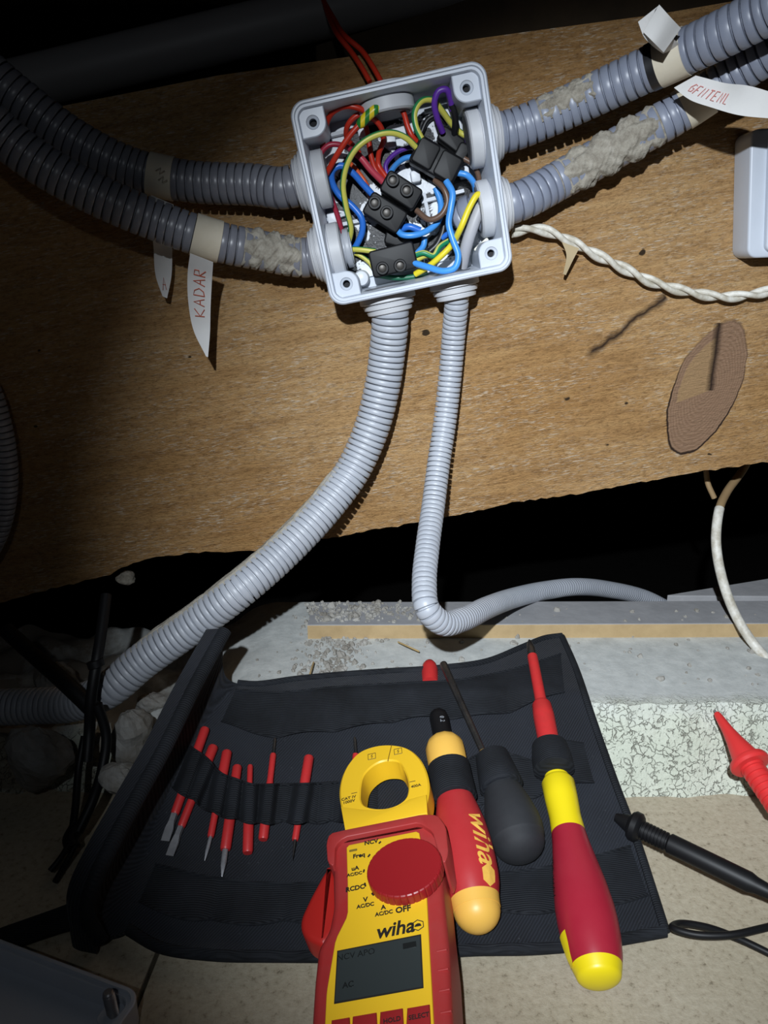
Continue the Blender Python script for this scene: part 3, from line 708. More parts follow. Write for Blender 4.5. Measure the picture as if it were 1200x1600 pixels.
wire('blue wire looping beside the big yellow-green arc on the left', W_BLUE, [(320, 1025, 8), (365, 965, 13), (398, 890, 17), (395, 825, 19), (350, 765, 19), (285, 710, 19), (248, 640, 21), (252, 588, 23), (295, 565, 23), (350, 600, 22), (400, 655, 20), (465, 725, 18)], .0021)
wire('yellow-green earth wire arching across the middle of the box', YG, [(318, 980, 13), (342, 880, 21), (318, 770, 28), (303, 660, 32), (322, 560, 35), (372, 475, 37), (455, 418, 37), (540, 402, 36), (610, 425, 33), (665, 475, 28)], .0019)
wire('yellow-green wire running level into the bottom terminal block', YG, [(315, 978, 14), (380, 978, 16), (465, 988, 17)], .0019)
wire('thin yellow-green wire dipping below the level one at the bottom left', YG, [(330, 985, 10), (390, 1010, 10), (440, 1050, 10), (470, 1110, 10)], .0015)
wire('yellow-green wire looping up beside the purple loop', YG, [(695, 440, 28), (662, 370, 29), (657, 300, 29), (690, 247, 28), (745, 242, 25), (792, 295, 20), (832, 350, 15), (880, 400, 12), (925, 425, 12)], .0019)
wire('purple wire making a tall loop near the upper right corner', W_PUR, [(795, 400, 22), (768, 330, 28), (754, 255, 32), (775, 198, 34), (812, 190, 34), (832, 230, 31), (842, 290, 27)], .0019)
wire('black wire below the end of the purple loop', W_BLK, [(838, 262, 29), (855, 320, 25), (856, 380, 20), (845, 430, 15)], .0021)
wire('blue wire leaving the left end of the taped black block', W_LBLUE, [(665, 520, 22), (610, 528, 20), (565, 560, 16), (530, 610, 12)])
wire('light blue wire curving from the taped block to the right wall', W_LBLUE, [(865, 600, 25), (915, 612, 26), (950, 655, 23), (958, 730, 14)], .0019)
wire('brown wire bending down beside the right-hand grommet', W_BRN, [(900, 530, 19), (945, 560, 20), (972, 620, 18), (975, 700, 14)])
wire('brown wire making a U between the two central blocks', W_BRN, [(755, 635, 22), (800, 680, 26), (818, 740, 27), (790, 805, 27), (730, 832, 25), (665, 785, 20)], .0019)
wire('light blue wire swinging down the right side to the bottom block', W_LBLUE, [(812, 640, 29), (843, 700, 32), (836, 770, 33), (825, 850, 33), (845, 930, 34), (872, 1010, 35), (855, 1068, 35), (800, 1085, 33), (720, 1065, 28), (645, 1042, 22)], .0021)
wire('light blue wire curving under the central brown wire', W_LBLUE, [(760, 675, 14), (785, 750, 16), (775, 835, 20), (720, 885, 23), (650, 908, 25), (595, 905, 24), (572, 885, 22)], .0020)
wire('stub of blue wire tucked above the curving blue one', W_BLUE, [(590, 878, 16), (630, 866, 18), (685, 885, 18)], .0022)
wire('short blue wire standing right of the bottom block', W_LBLUE, [(705, 915, 14), (700, 960, 14), (660, 1005, 12)], .0020)
wire('blue wire scrap behind the long light blue wire', W_BLUE, [(780, 930, 8), (815, 905, 10), (850, 890, 12)], .0018)
wire('plain yellow wire slanting along the grey sheath', W_YEL, [(982, 775, 30), (998, 722, 34), (968, 708, 37), (930, 765, 38), (885, 870, 38), (840, 955, 29), (785, 1012, 27), (730, 1058, 24), (660, 1100, 18)], .0020)
wire('grey sheathed cable standing beside the yellow wire', W_GRY, [(982, 765, 32), (945, 860, 32), (915, 950, 29), (890, 1060, 20)], .0038)
wire('green-yellow wire twisting right of the bottom block', YG2, [(650, 1010, 18), (700, 995, 20), (750, 1010, 20), (780, 965, 18), (835, 930, 14)], .0018)
wire('pale yellow wire end looping under the green-yellow one', YG, [(665, 1030, 16), (720, 1008, 18), (760, 1025, 18)], .0017)
wire('green wire lying along the bottom edge of the box', mat('green_insulation', (.01, .12, .06), .4), [(470, 1105, 10), (560, 1118, 11), (650, 1112, 11), (720, 1090, 12)], .0018)
wire('dark purple wire between the arc and the taped block', W_PUR, [(520, 610, 12), (515, 560, 12), (560, 505, 14), (620, 478, 16), (670, 470, 18)], .0015)
wire('violet wire entering the upper right grommet', W_PUR, [(860, 440, 14), (900, 455, 13), (945, 475, 12)], .0019)
wire('thin orange wire behind the blue wire on the left', W_ORG, [(330, 545, 10), (380, 600, 12), (420, 660, 13), (440, 720, 13)], .0015)
wire('black wire crossing the plate behind the purple loop', W_BLK, [(690, 400, 9), (720, 340, 9), (760, 320, 9), (820, 360, 9)], .0016)
wire('black wire curving along the plate right of the central blocks', W_BLK, [(790, 800, 8), (800, 870, 8), (770, 950, 8), (730, 990, 8)], .0024)

def block(label, c, ang, L, Wd, H, ly, holes, tall=True, bars=0, name='terminal_block'):
    """two pole insulated terminal block; c crop centre, ang degrees of its long side in the box plane"""
    o = cbw(c[0], c[1], ly); a = math.radians(ang); ax = BXX * math.cos(a) + BZZ * math.sin(a); ay = -BXX * math.sin(a) + BZZ * math.cos(a)
    t = thing(name, label, 'terminal block', o - BOUT * H)
    mb = MB(); V, F = rbox(o, ax, ay, BOUT, L, Wd, H, .0012); mb.add(V, F)
    if bars:
        for q in (-.5, .5):
            V, F = rbox(o + BOUT * H * .95 + ax * L * q, ax, ay, BOUT, L * .44, Wd * .9, H * .3, .001); mb.add(V, F)
    mb.build('body', BLACKP, t)
    for q in holes:
        p = o + ax * q[0] + ay * q[1] + BOUT * (H * .7)
        rr = .0040
        V, F = lathe(p, p + BOUT, [(0, rr * 1.15), (.003, rr), (.0048, rr), (.0052, rr * .92), (.0052, rr * .68), (.002, rr * .66), (.002, .0002)], 22, cap=False)
        tw = link('screw_tower', V, F, BLACKP, t, True, None, 35)
        V, F = lathe(p + BOUT * .0015, p + BOUT, [(0, rr * .62), (.0012, rr * .60), (.0014, rr * .45)], 16); link('screw', V, F, mat('shaded_screw', (.05, .045, .04), .4, .5), tw)  # shade of the recess put into the screw's dark colour
    return t
block('black terminal block wrapped in tape, slanting at the upper right', (762, 545), -39, .0155, .0085, .0065, .022, [], bars=1)
block('black terminal block with the upper pair of screw holes in the centre', (590, 690), -42, .0125, .0070, .0055, .018, [(-.0075, .002), (.0030, .0015)])
block('black terminal block with screw holes just left of centre', (510, 800), -42, .0130, .0075, .0060, .019, [(-.0085, .0015), (.0010, .0005)])
block('wide black terminal block at the bottom of the box', (550, 1030), 2, .0150, .0085, .0065, .018, [(-.0080, -.0035), (.0035, -.0045)])
block('small black block tucked behind the purple loop', (835, 440), -45, .0085, .0045, .0045, .014, [])
block('narrow black block beside the brown wire at the right', (885, 510), 50, .0065, .0040, .0045, .015, [])
block('flat black block low between the central and bottom blocks', (600, 925), -25, .0120, .0060, .0035, .010, [])
# small white clip on the right
V, F = rbox(cbw(985, 955, .024), BXX * .87 + BZZ * .5, -BXX * .5 + BZZ * .87, BOUT, .0055, .0012, .0012, .0005)
tag(link('cable_clip', V, F, mat('white_clip', (.70, .68, .58), .5), None, True), 'tiny white plastic clip beside the lower right grommet', 'clip')
# red wires leaving the top grommet
tw = thing('wire_bundle', 'pair of red wires rising out of the top grommet behind the box', 'wires', atY(590, 125, .52))
for dx in (0, 18): tube('wire', path((578 + dx, 128, .512), (565 + dx, 105, .516), (548 + dx, 80, .522), (530 + dx * .6, 58, .527), (515 + dx * .4, 30, .56), (505, 0, .60)), .0016, W_RED, tw)

# ================================================================== RIGHT SIDE CABLES AND BOX
tc = thing('twisted_cable', 'dusty white twisted two-strand cable running right from the box', 'cable', atY(805, 357, .515))
Cc = spline(path((800, 362, .516), (840, 358, .518), (880, 372, .519), (920, 392, .520), (970, 417, .521), (1020, 441, .521), (1080, 457, .521), (1130, 464, .521), (1170, 461, .521), (1200, 455, .521), (1270, 435, .521)), 40)
T, A, B = frames(Cc); Ls = arclen(Cc)
for k in (0, 1):
    phs = 2 * math.pi * Ls / .040 + k * math.pi; Q = Cc + .0019 * (np.cos(phs)[:, None] * A + np.sin(phs)[:, None] * B); V, F, a = sweep(Q[::2], .0020, 10); link('strand', V, F, W_WHT, tc)
tape_strip('paper_scrap', path((878, 378, .512), (885, 398, .512), (880, 428, .516)), path((905, 388, .512), (896, 405, .512), (884, 430, .516)), mat('brown_paper', (.40, .31, .18), .8), tc)
g = thing('cable', 'white dusty cable hanging from behind the beam at the far right', 'cable', atY(1155, 745, .6))
PGw = path((1180, 700, .61), (1160, 735, .60), (1135, 770, .575), (1123, 800, .555), (1119, 850, .540), (1130, 910, .530), (1153, 968, .515), (1185, 1015, .50), (1240, 1068, .48))
CGw = spline(PGw, 14); k_ = 14 * 3; V, F, a = sweep(CGw[k_ - 2:], .0037, 14); link('sheath', V, F, W_WHT, g); V, F, a = sweep(CGw[:k_], .0033, 14); link('brown_end', V, F, mat('browned_sheath', (.30, .20, .10), .6), g)
V_ = thing('cable', 'short brown cord end dangling under the beam beside the white cable', 'cable', atY(1105, 745, .58)); tube('cord', path((1103, 735, .585), (1106, 755, .582), (1116, 778, .58)), .0022, mat('browned_sheath', (.3, .2, .1), .6), V_)
# closed junction box at the right edge
jb = thing('junction_box', 'closed pale grey junction box cut off by the right edge', 'junction box', atY(1160, 405, .528))
c0 = atY(1156, 404, .518); c1 = atY(1161, 206, .518); ax = np.array([1., 0, .035]); ax /= np.linalg.norm(ax); az = np.array([-.0, 0, 1.]); az = (c1 - c0); az[1] = 0; Hh = np.linalg.norm(az); az /= Hh
Wd = .085; cc = c0 + az * Hh / 2 + ax * Wd / 2; cc[1] = .529
V, F = prism(rrect(Wd / 2, Hh / 2, .006), lambda x, y, h: cc + ax * x + az * y + BOUT * h, 0, .022, .0015); link('body', V, F, BOXP, jb, True, None, 35)
V, F = prism(rrect(Wd / 2 - .010, Hh / 2 - .0035, .004), lambda x, y, h: cc + ax * x + az * y + BOUT * h, .021, .026, .0012); lid = link('cover', V, F, BOXP, jb, True, None, 35)
V, F = prism(rrect(Wd / 2 - .015, Hh / 2 - .008, .003), lambda x, y, h: cc + ax * x + az * y + BOUT * h, .025, .0275, .0008); link('cover_panel', V, F, GROM, lid, True, None, 35)

# ================================================================== TOOL ROLL
roll = thing('tool_roll', 'unrolled black fabric tool pouch draped over the ledge, holding bits and drivers', 'tool pouch', onroll(640, 1300))
top_px = [(372, 1068), (400, 1070), (460, 1062), (520, 1056), (600, 1050), (680, 1045), (760, 1034), (815, 1012), (850, 998), (878, 994)]
bot_px = [(200, 1452), (250, 1480), (330, 1492), (420, 1494), (520, 1494), (640, 1490), (740, 1484), (840, 1482), (940, 1472), (1040, 1455)]
lef_px = [(372, 1068), (335, 1110), (298, 1165), (262, 1240), (232, 1320), (206, 1400), (200, 1452)]
rig_px = [(878, 994), (900, 1045), (925, 1120), (960, 1220), (992, 1305), (1018, 1385), (1040, 1455)]
def wrinkle(x, y): return .0011 * (math.sin(x * .031 + y * .017) * math.sin(y * .027 - x * .011) + .5 * math.sin(x * .083 + 1.3) * math.sin(y * .041)) + .0012
nu, nv = 90, 70; T_ = resamp(top_px, nu); B_ = resamp(bot_px, nu); L_ = resamp(lef_px, nv); R_ = resamp(rig_px, nv)
FAB = .0035
G2 = np.zeros((nu, nv, 2))
for i in range(nu):
    u = i / (nu - 1)
    for j in range(nv):
        v = j / (nv - 1); G2[i, j] = (1 - v) * T_[i] + v * B_[i] + (1 - u) * L_[j] + u * R_[j] - ((1 - u) * (1 - v) * T_[0] + u * (1 - v) * T_[-1] + (1 - u) * v * B_[0] + u * v * B_[-1])
main = np.array([[onroll(*G2[i, j], FAB + wrinkle(*G2[i, j])) for j in range(nv)] for i in range(nu)])
# standing left flap: from the fold up to the outer edge
edge = [(352, 985, .056), (306, 1070, .056), (257, 1170, .054), (213, 1250, .050), (170, 1330, .044), (144, 1388, .034), (138, 1432, .020), (158, 1470, .006)]
E3 = resamp(np.array([onroll(x, y, h) for x, y, h in edge]), nv); nf = 16
flap = np.zeros((nf, nv, 3))
for j in range(nv):
    a = main[0, j]; b = E3[j]
    for i in range(nf):
        t = i / nf; p = b + (a - b) * t; p = p.copy(); p[0] -= .006 * math.sin(math.pi * t); p[2] -= .010 * math.sin(math.pi * t) * (1 - j / nv * .5); p[2] = max(p[2], prof(p[1]) + .003); flap[i, j] = p
G = np.vstack([flap, main]); grid_shell(G, .0028, 'fabric_body', TWILL, roll)
def uv_to(i, j): return G[i, j]
# folded back outer layer of the flap (thickness towards the left)
out = np.zeros((8, nv, 3))
for j in range(nv):
    for i in range(8):
        t = i / 7; hh_ = E3[j][2] - prof(E3[j][1]); p = E3[j] + np.array([-.0105 * min(1, t * 3.5) * min(1, hh_ / .03), .0, -.001 * t - max(0, hh_) * .92 * max(0, (t - .3) / .7)]); p[2] = max(p[2], .002); out[i, j] = p
grid_shell(out, .002, 'folded_flap', TWILL, roll)
def raise_line(P, h): return np.array([p + np.array([0, -.0003, h]) for p in P])
for pts, r in ((G[0, :], .0042), (G[nf:, 0], .0026), (G[-1, :], .0026), (G[nf:, -1], .0030)):
    V, F, a = sweep(resamp(raise_line(pts, .0002), 60), r, 10, flat=.7); link('edge_binding', V, F, ELAS, roll)
def strip(name, top, bot, hf, m, nn=120, k=14, th=.0009, parent=roll):
    A = resamp(top, nn); B = resamp(bot, nn); P = np.zeros((nn, k, 3))
    for i in range(nn):
        for j in range(k):
            q = A[i] + (B[i] - A[i]) * j / (k - 1); P[i, j] = onroll(q[0], q[1], FAB + wrinkle(*q) + (hf(i / (nn - 1), j / (k - 1)) if hf.__code__.co_argcount == 2 else hf(i / (nn - 1), j / (k - 1), q)))
    o = grid_shell(P, th, name, m, parent)
    for e_ in (P[:, -1], P[:, 0]):
        V, F, a = sweep(e_ + np.array([0, -.0002, .0003]), .0007, 6); link('hem', V, F, ELAS, o)
    return o
def pockets(nb, amp, base=.0012): return lambda u, v: base + amp * abs(math.sin(math.pi * nb * u)) ** .7 * (.25 + .75 * v)
def wavy(line, nb, amp):
    A = resamp(line, 90); return [(p[0], p[1] + amp * (1 - 2 * abs(math.sin(math.pi * nb * i / 89)))) for i, p in enumerate(A)]
strip('upper_pocket', [(368, 1078), (440, 1082), (520, 1074), (640, 1067), (720, 1062), (800, 1046), (876, 1022)], wavy([(346, 1124), (400, 1148), (480, 1145), (560, 1135), (640, 1122), (723, 1120), (790, 1112), (882, 1078)], 6, 3), pockets(6, .0028), ELAS)
strip('lower_pocket', [(243, 1350), (333, 1371), (408, 1379), (500, 1380), (620, 1378), (785, 1364), (880, 1350), (985, 1322)], wavy([(218, 1412), (300, 1436), (380, 1441), (470, 1440), (620, 1436), (785, 1427), (880, 1420), (1012, 1402)], 7, -3.5), pockets(7, .0030), ELAS)
bits = [  # label, top px, bottom px, half widths px at (upper, lower), tip end px or None, tip kind
    ('leftmost red insulated bit, steel blade pointing down', (321, 1138), (273, 1272), 7.5, 7.0, (258, 1314), 'flat'),
    ('second red bit from the left, broad flat blade pointing down', (334, 1166), (283, 1292), 8.0, 6.5, (265, 1337), 'flat'),
    ('third red bit from the left, thin cross tip pointing down', (355, 1174), (329, 1308), 8.0, 5.5, (320, 1345), 'cross'),
    ('fourth red bit from the left, big cross tip pointing down', (371, 1197), (352, 1328), 7.5, 8.5, (347, 1370), 'cross'),
    ('fifth red bit from the left, its thick hex end pointing down', (391, 1196), (387, 1333), 4.5, 8.2, None, 'hex'),
    ('sixth red bit, thin end up with dark tip and thick end down', (427, 1178), (411, 1312), 5.0, 7.8, None, 'hexup'),
    ('seventh red bit, thick end up and needle-like tip down', (483, 1182), (461, 1313), 8.0, 5.5, (457, 1345), 'needle'),
    ('red bit half hidden behind the clamp jaw', (556, 1178), (552, 1218), 5.0, 6.0, None, 'hexup')]
elas_top = [(296, 1166), (322, 1184), (345, 1208), (370, 1218), (395, 1226), (430, 1226), (480, 1225), (520, 1223), (590, 1216)]
elas_bot = [(270, 1232), (298, 1247), (322, 1264), (347, 1274), (375, 1281), (405, 1286), (440, 1284), (480, 1285), (530, 1282), (590, 1275)]
def over_bits(u, v, q):
    m_ = 0
    for bt_ in bits:
        a_, b_ = np.array(bt_[1], float), np.array(bt_[2], float); d_ = (b_ - a_) / np.linalg.norm(b_ - a_); w_ = abs((q - a_)[0] * d_[1] - (q - a_)[1] * d_[0]); m_ = max(m_, math.exp(-(w_ / 12.5) ** 4))
    return .0010 + .0085 * m_ + .0015 * abs(math.sin(math.pi * 14 * u)) * (1 - m_)
strip('elastic_loops', elas_top, wavy(elas_bot, 9, -2), over_bits, ELAS, nn=260, k=8)
for label, a, b, h0, h1, tip, kind in bits:
    H = .0078; p0 = onroll(*a, H); p1 = onroll(*b, H)
    t = thing('screwdriver_bit', label, 'screwdriver bit', p0, 'red insulated bits in the elastic loops')
    sgm = 6 if 'hex' in kind or h0 > 7 else 16
    V, F = lathe(p0, p1, axrows(p0, p1, a, b, [(0, h0 * .8), (.02, h0), (.30, h0), (.42, (h0 + h1) / 2), (.62, h1), (.98, h1), (1.0, h1 * .85)]), 12); link('sleeve', V, F, B_RED, t, True, None, 30)
    if tip:
        q = onroll(*tip, H); L = np.linalg.norm(q - p1); r = .5 * h1 * depth(p1) / FPX
        if kind == 'flat':
            d = (q - p1) / L; u = np.cross(d, [0, 0, 1.]); u /= np.linalg.norm(u); w_ = np.cross(u, d); V = []; F = []
            for s, wx, wz in ((0, 1.2, 1.2), (.3, 1.2, 1.1), (.55, 1.9, .7), (1., 1.9, .2)):
                V += [p1 + d * L * s + r * (u * sx_ * wx + w_ * sz_ * wz) for sx_, sz_ in ((-1, -1), (1, -1), (1, 1), (-1, 1))]
            for i in range(3):
                for j in range(4): F.append((i * 4 + j, i * 4 + (j + 1) % 4, i * 4 + 4 + (j + 1) % 4, i * 4 + 4 + j))
            F += [(3, 2, 1, 0), (12, 13, 14, 15)]; link('blade_tip', V, F, STEEL, t, False)
        else:
            rows = [(0, r * 1.1), (L * .5, r * 1.1), (L * .62, r * 1.15), (L * .97, r * .35), (L, r * .1)] if kind == 'cross' else [(0, r * 1.0), (L * .25, r * .8), (L, r * .1)]
            V, F = lathe(p1, q, rows, 16, bumps=(lambda s, th, L=L: -.35 * abs(math.cos(2 * th)) * (s > L * .55)) if kind == 'cross' else None); link('cross_tip' if kind == 'cross' else 'needle_tip', V, F, STEEL if kind == 'cross' else DSTEEL, t)
    if kind == 'hexup':
        ua = (a[0] + (3 if a[0] < 500 else -2), a[1] - 27); q = onroll(*ua, H); L = np.linalg.norm(q - p0); r = 2.6 * depth(p0) / FPX; V, F = lathe(p0, q, [(0, r), (L * .8, r), (L, r * .3)], 12); link('dark_tip', V, F, DSTEEL, t)

# ---- drivers on the roll
def build_tool(name, label, cat, a, ha, b, hb, sections, bit=None):
    """sections: (part, material, [(f, half px)...], seg)"""
    p0 = onroll(*a, ha); p1 = onroll(*b, hb); t = thing(name, label, cat, p0)
    for nm, m, rows, sg_ in sections:
        V, F = lathe(p0, p1, axrows(p0, p1, a, b, rows), sg_); link(nm, V, F, m, t, True, None, 40)
    return t, p0, p1
def round_end(f0, f1, h, n=7): return [(f0 + (f1 - f0) * math.sin(k / n * math.pi / 2), h * max(.03, math.cos(k / n * math.pi / 2))) for k in range(n + 1)]
# torque driver
ta, tb = (684, 1112), (752, 1457)
tq, q0, q1 = build_tool('torque_screwdriver', 'red torque screwdriver with amber collar and amber end cap, lettered wiha', 'screwdriver', ta, .014, tb, .0185, [
    ('chuck', BLACKP, [(0, 9), (.01, 13), (.03, 15), (.10, 15), (.115, 17), (.165, 17), (.18, 14)], 28),
    ('collar', H_YEL, [(.13, 23), (.145, 28), (.165, 30.5), (.19, 31), (.25, 31), (.27, 29)], 12),
    ('grip', H_RED, [(.26, 24), (.34, 26), (.40, 29), (.45, 34), (.52, 40), (.60, 43.5), (.68, 45), (.75, 45), (.80, 43), (.848, 39)], 40),
    ('end_cap', H_YEL, [(.848, 39), (.86, 38.5), (.90, 37.5)] + round_end(.90, 1.0, 37), 40)])
chuck = [o for o in tq.children if o.name.startswith('chuck')][0]
dq = (q1 - q0) / np.linalg.norm(q1 - q0)
def on_handle(p0, dirn, rows, s, th):
    rad = np.interp(s, [r[0] for r in rows], [r[1] for r in rows]); c = p0 + dirn * s
    tcam = CAM - c; tcam -= dirn * (tcam @ dirn); tcam /= np.linalg.norm(tcam); side = np.cross(dirn, tcam)
    if side[0] < 0: side = -side
    return c + (rad + .0006) * (math.cos(th) * tcam + math.sin(th) * side)
rg = axrows(q0, q1, ta, tb, [(.26, 24), (.34, 26), (.40, 29), (.45, 34), (.52, 40), (.60, 43.5), (.68, 45), (.75, 45), (.80, 43), (.848, 39)])
s_txt, _ = near_on_axis(q0, q1, *(np.array(ta) + (np.array(tb) - np.array(ta)) * .630))
grip = [o for o in tq.children if o.name.startswith('grip')][0]
TH0 = .73
def ftxt(u, v, w_): return on_handle(q0, dq, rg, s_txt + u, TH0 + v / .0155) + (CAM - q0) / np.linalg.norm(CAM - q0) * w_ * .5
text_mesh('wiha', .0165, ftxt, 'lettering', H_YEL, grip, .012, .25)
s_hx, _ = near_on_axis(q0, q1, *(np.array(ta) + (np.array(tb) - np.array(ta)) * .800))
hx = [(.0048 * math.cos(math.radians(60 * k)), .0048 * math.sin(math.radians(60 * k))) for k in range(6)]
hx = [tuple(np.array(hx[k]) * (1 - t) + np.array(hx[(k + 1) % 6]) * t) for k in range(6) for t in (0, .5)]
V = [on_handle(q0, dq, rg, s_hx, TH0)] + [on_handle(q0, dq, rg, s_hx + p[0] * 1.15, TH0 + p[1] / .0155) for p in hx]
F = [(0, i + 1, (i + 1) % 12 + 1) for i in range(12)]; o = link('hexagon_mark', V, F, H_YEL, grip, False)
text_mesh('0 .2', .0030, lambda u, v, w_: on_handle(q0, dq, axrows(q0, q1, ta, tb, [(0, 15.5), (.12, 17.5), (.17, 17.5)]), s_chk + u, .25 + v / .0055), 'scale_marks', RIB, chuck) if (s_chk := near_on_axis(q0, q1, 687, 1135)[0]) else None
# black handled driver with a long dark steel shaft
ka, kb = (692, 1036), (757, 1180)
k0 = onroll(*ka, .016); k1 = onroll(*kb, .016); tk = thing('stubby_screwdriver', 'dark screwdriver with bulbous black rubber handle and thin steel rod', 'screwdriver', k0)
V, F = lathe(k0, k1, axrows(k0, k1, ka, kb, [(0, 5.0), (.02, 6.3), (.92, 5.5), (1.0, 5.2)]), 10); link('shaft', V, F, DSTEEL, tk, True, None, 30)
V, F = lathe(k0, k1, axrows(k0, k1, ka, kb, [(.95, 5.6), (1.02, 5.6)]), 10); link('brass_band', V, F, mat('brass', (.40, .26, .10), .4, .8), tk)
ha, hb = (776, 1205), (820, 1345); h0 = onroll(*ha, .013); h1 = onroll(*hb, .017)
V, F = lathe(h0, h1, axrows(h0, h1, ha, hb, [(0, 18), (.12, 23), (.25, 31), (.4, 38), (.55, 43), (.66, 44.5), (.76, 43)]), 36); link('handle', V, F, BLACKR, tk)
V, F = lathe(h0, h1, axrows(h0, h1, ha, hb, [(.76, 43), (.775, 42)] + round_end(.79, 1.0, 41)), 36); link('end_cap', V, F, BLACKR, tk)
# right hand slim driver: handle and long red insulated blade
sa, sb = (866, 1196), (939, 1540)
ts, s0_, s1_ = build_tool('screwdriver', 'long red and yellow insulated screwdriver, its blade pointing up at the right', 'screwdriver', sa, .013, sb, .0165, [
    ('ferrule', H_YEL2, [(0, 17), (.05, 18.5), (.07, 18.5)], 28),
    ('collar', H_YEL2, [(.068, 22), (.085, 26), (.16, 25.5), (.24, 24.5), (.31, 26.5)], 32),
    ('grip', H_RED2, [(.308, 26.5), (.36, 29), (.45, 35), (.55, 41.5), (.65, 46), (.72, 47), (.80, 46), (.88, 42.5), (.912, 39.5)], 40),
    ('end_cap', H_YEL2, [(.912, 39.5), (.925, 38.5), (.95, 36)] + round_end(.955, 1.0, 35.5), 40)])
g2 = [o for o in ts.children if o.name.startswith('grip')][0]
ds = (s1_ - s0_) / np.linalg.norm(s1_ - s0_); rgs = axrows(s0_, s1_, sa, sb, [(.308, 26.5), (.36, 29), (.45, 35), (.55, 41.5), (.65, 46), (.72, 47), (.80, 46), (.88, 42.5), (.912, 39.5)])
sA_, _ = near_on_axis(s0_, s1_, 910, 1410); sB_, _ = near_on_axis(s0_, s1_, 917, 1500)
V = []; F = []
for i in range(9):
    f = i / 8; a_ = -.010 + .015 * f
    for j in range(6): V.append(on_handle(s0_, ds, rgs, sB_ + a_, -1.35 + (.50 - .22 * f * f) * j / 5))
for i in range(8):
    for j in range(5): F.append((i * 6 + j, i * 6 + j + 1, i * 6 + j + 7, i * 6 + j + 6))
link('yellow_inlay', V, F, H_YEL2, g2)
text_mesh('VDE 1000V', .0048, lambda u, v, w_: on_handle(s0_, ds, rgs, sA_ + u - .012, -1.15 + v / .015), 'marking', M_BLK, g2)
ba, bb = (827, 1000), (868, 1215); b0 = onroll(*ba, .019); b1 = onroll(*bb, .020)
for nm, m, rows, sg_ in (('blade_tip', DSTEEL, [(0, 1.5), (.02, 4), (.06, 6.5), (.10, 6.5), (.125, 5)], 10), ('shaft', B_RED, [(.115, 7.5), (.13, 8), (.44, 9), (.47, 9.5)], 18), ('thick_sleeve', B_RED, [(.455, 12), (.475, 15), (.56, 16.5), (.88, 16.5)], 24)):
    V, F = lathe(b0, b1, axrows(b0, b1, ba, bb, rows), sg_); link(nm, V, F, m, ts, True, None, 40)
# red capped tool in the upper pocket
ra, rb = (671, 1034), (672, 1068); r0 = onroll(*ra, .0055); r1 = onroll(*rb, .003)
V, F = lathe(r0, r1, axrows(r0, r1, ra, rb, [(0, 3), (.05, 7.5), (.18, 11), (.38, 13), (1, 13)]), 24)
rt = link('insulated_blade', V, F, B_RED, None); tag(rt, 'round red end poking out of the upper pocket beside the steel rod', 'blade')
# elastic loops round the drivers
def sleeve(p0, p1, a, b, rows, nm='elastic_loop'):
    V, F = lathe(p0, p1, axrows(p0, p1, a, b, rows), 30); return link(nm, V, F, ELAS, roll, True, None, 60)
sleeve(q0, q1, ta, tb, [(.243, 26), (.250, 33), (.31, 33.5), (.395, 35), (.40, 31)])
sleeve(h0, h1, ha, hb, [(-.20, 12), (-.17, 26), (.02, 31), (.18, 35), (.20, 31)])
sleeve(b0, b1, ba, bb, [(.755, 18), (.765, 27), (.85, 31), (.945, 32), (.955, 24)])
strip('elastic_skirt', [(650, 1190), (720, 1192), (745, 1180), (775, 1172), (810, 1182), (845, 1190), (870, 1160), (912, 1162)], [(655, 1252), (720, 1262), (752, 1256), (800, 1240), (835, 1246), (865, 1226), (895, 1222), (928, 1222)], lambda u, v: .0022 + .002 * abs(math.sin(u * 9)), ELAS)
# strap leaving the roll to the lower left
o_, g_ = tape_strip('strap', [atZ(150, 1395, .006), atZ(90, 1418, .007), atZ(0, 1450, .006), atZ(-80, 1480, .005)], [atZ(150, 1440, .004), (atZ(90, 1456, .005)), atZ(0, 1488, .004), atZ(-80, 1520, .004)], ELAS, roll, .002)

# ================================================================== CLAMP METER
def rot(axis, t):
    c, s = math.cos(t), math.sin(t)
    return np.array({'x': [[1, 0, 0], [0, c, -s], [0, s, c]], 'y': [[c, 0, s], [0, 1, 0], [-s, 0, c]], 'z': [[c, -s, 0], [s, c, 0], [0, 0, 1]]}[axis])
MR = rot('x', math.radians(6)) @ rot('y', math.radians(-13)) @ rot('z', math.radians(2.4))
MO = CAM + ray(620, 1420) * .344
def ml(x, y, h=0.):
    r = ray(x, y); o = MO + MR[:, 2] * h; t = MR[:, 2] @ (o - CAM) / (MR[:, 2] @ r); p = MR.T @ (CAM + r * t - MO); return float(p[0]), float(p[1])
def mw(u, v, h): return MO + MR @ np.array([u, v, h])
meter = thing('clamp_meter', 'red and yellow clamp meter lying on the tool pouch, dial turned and display off', 'clamp meter', mw(*ml(600, 1500), -.03))
def outline(px, h=0., n=None, smooth=0):
    P = [ml(*p, h) for p in px]
    if smooth:
        Q = np.array(P + [P[0]]); 
        for _ in range(smooth):
            Q2 = []
            for i in range(len(Q) - 1):
                e_ = Q[i + 1] - Q[i]; le_ = np.linalg.norm(e_); f_ = min(.25, .0016 / le_); Q2 += [Q[i] + e_ * f_, Q[i + 1] - e_ * f_]
            Q = np.array(Q2 + [Q2[0]])
        P = [tuple(q) for q in Q[:-1]]
    return P
body_px = [(519, 1316), (521, 1420), (514, 1455), (497, 1484), (491, 1540), (487, 1600), (481, 1760), (500, 1800), (700, 1790), (722, 1745), (708, 1600), (702, 1480), (694, 1400), (688, 1330), (683, 1285), (640, 1293), (560, 1308)]
V, F = prism(outline(body_px, -.002, smooth=1), mw, -.030, -.0005, .0035); link('housing', V, F, M_RED, meter, True, None, 50)
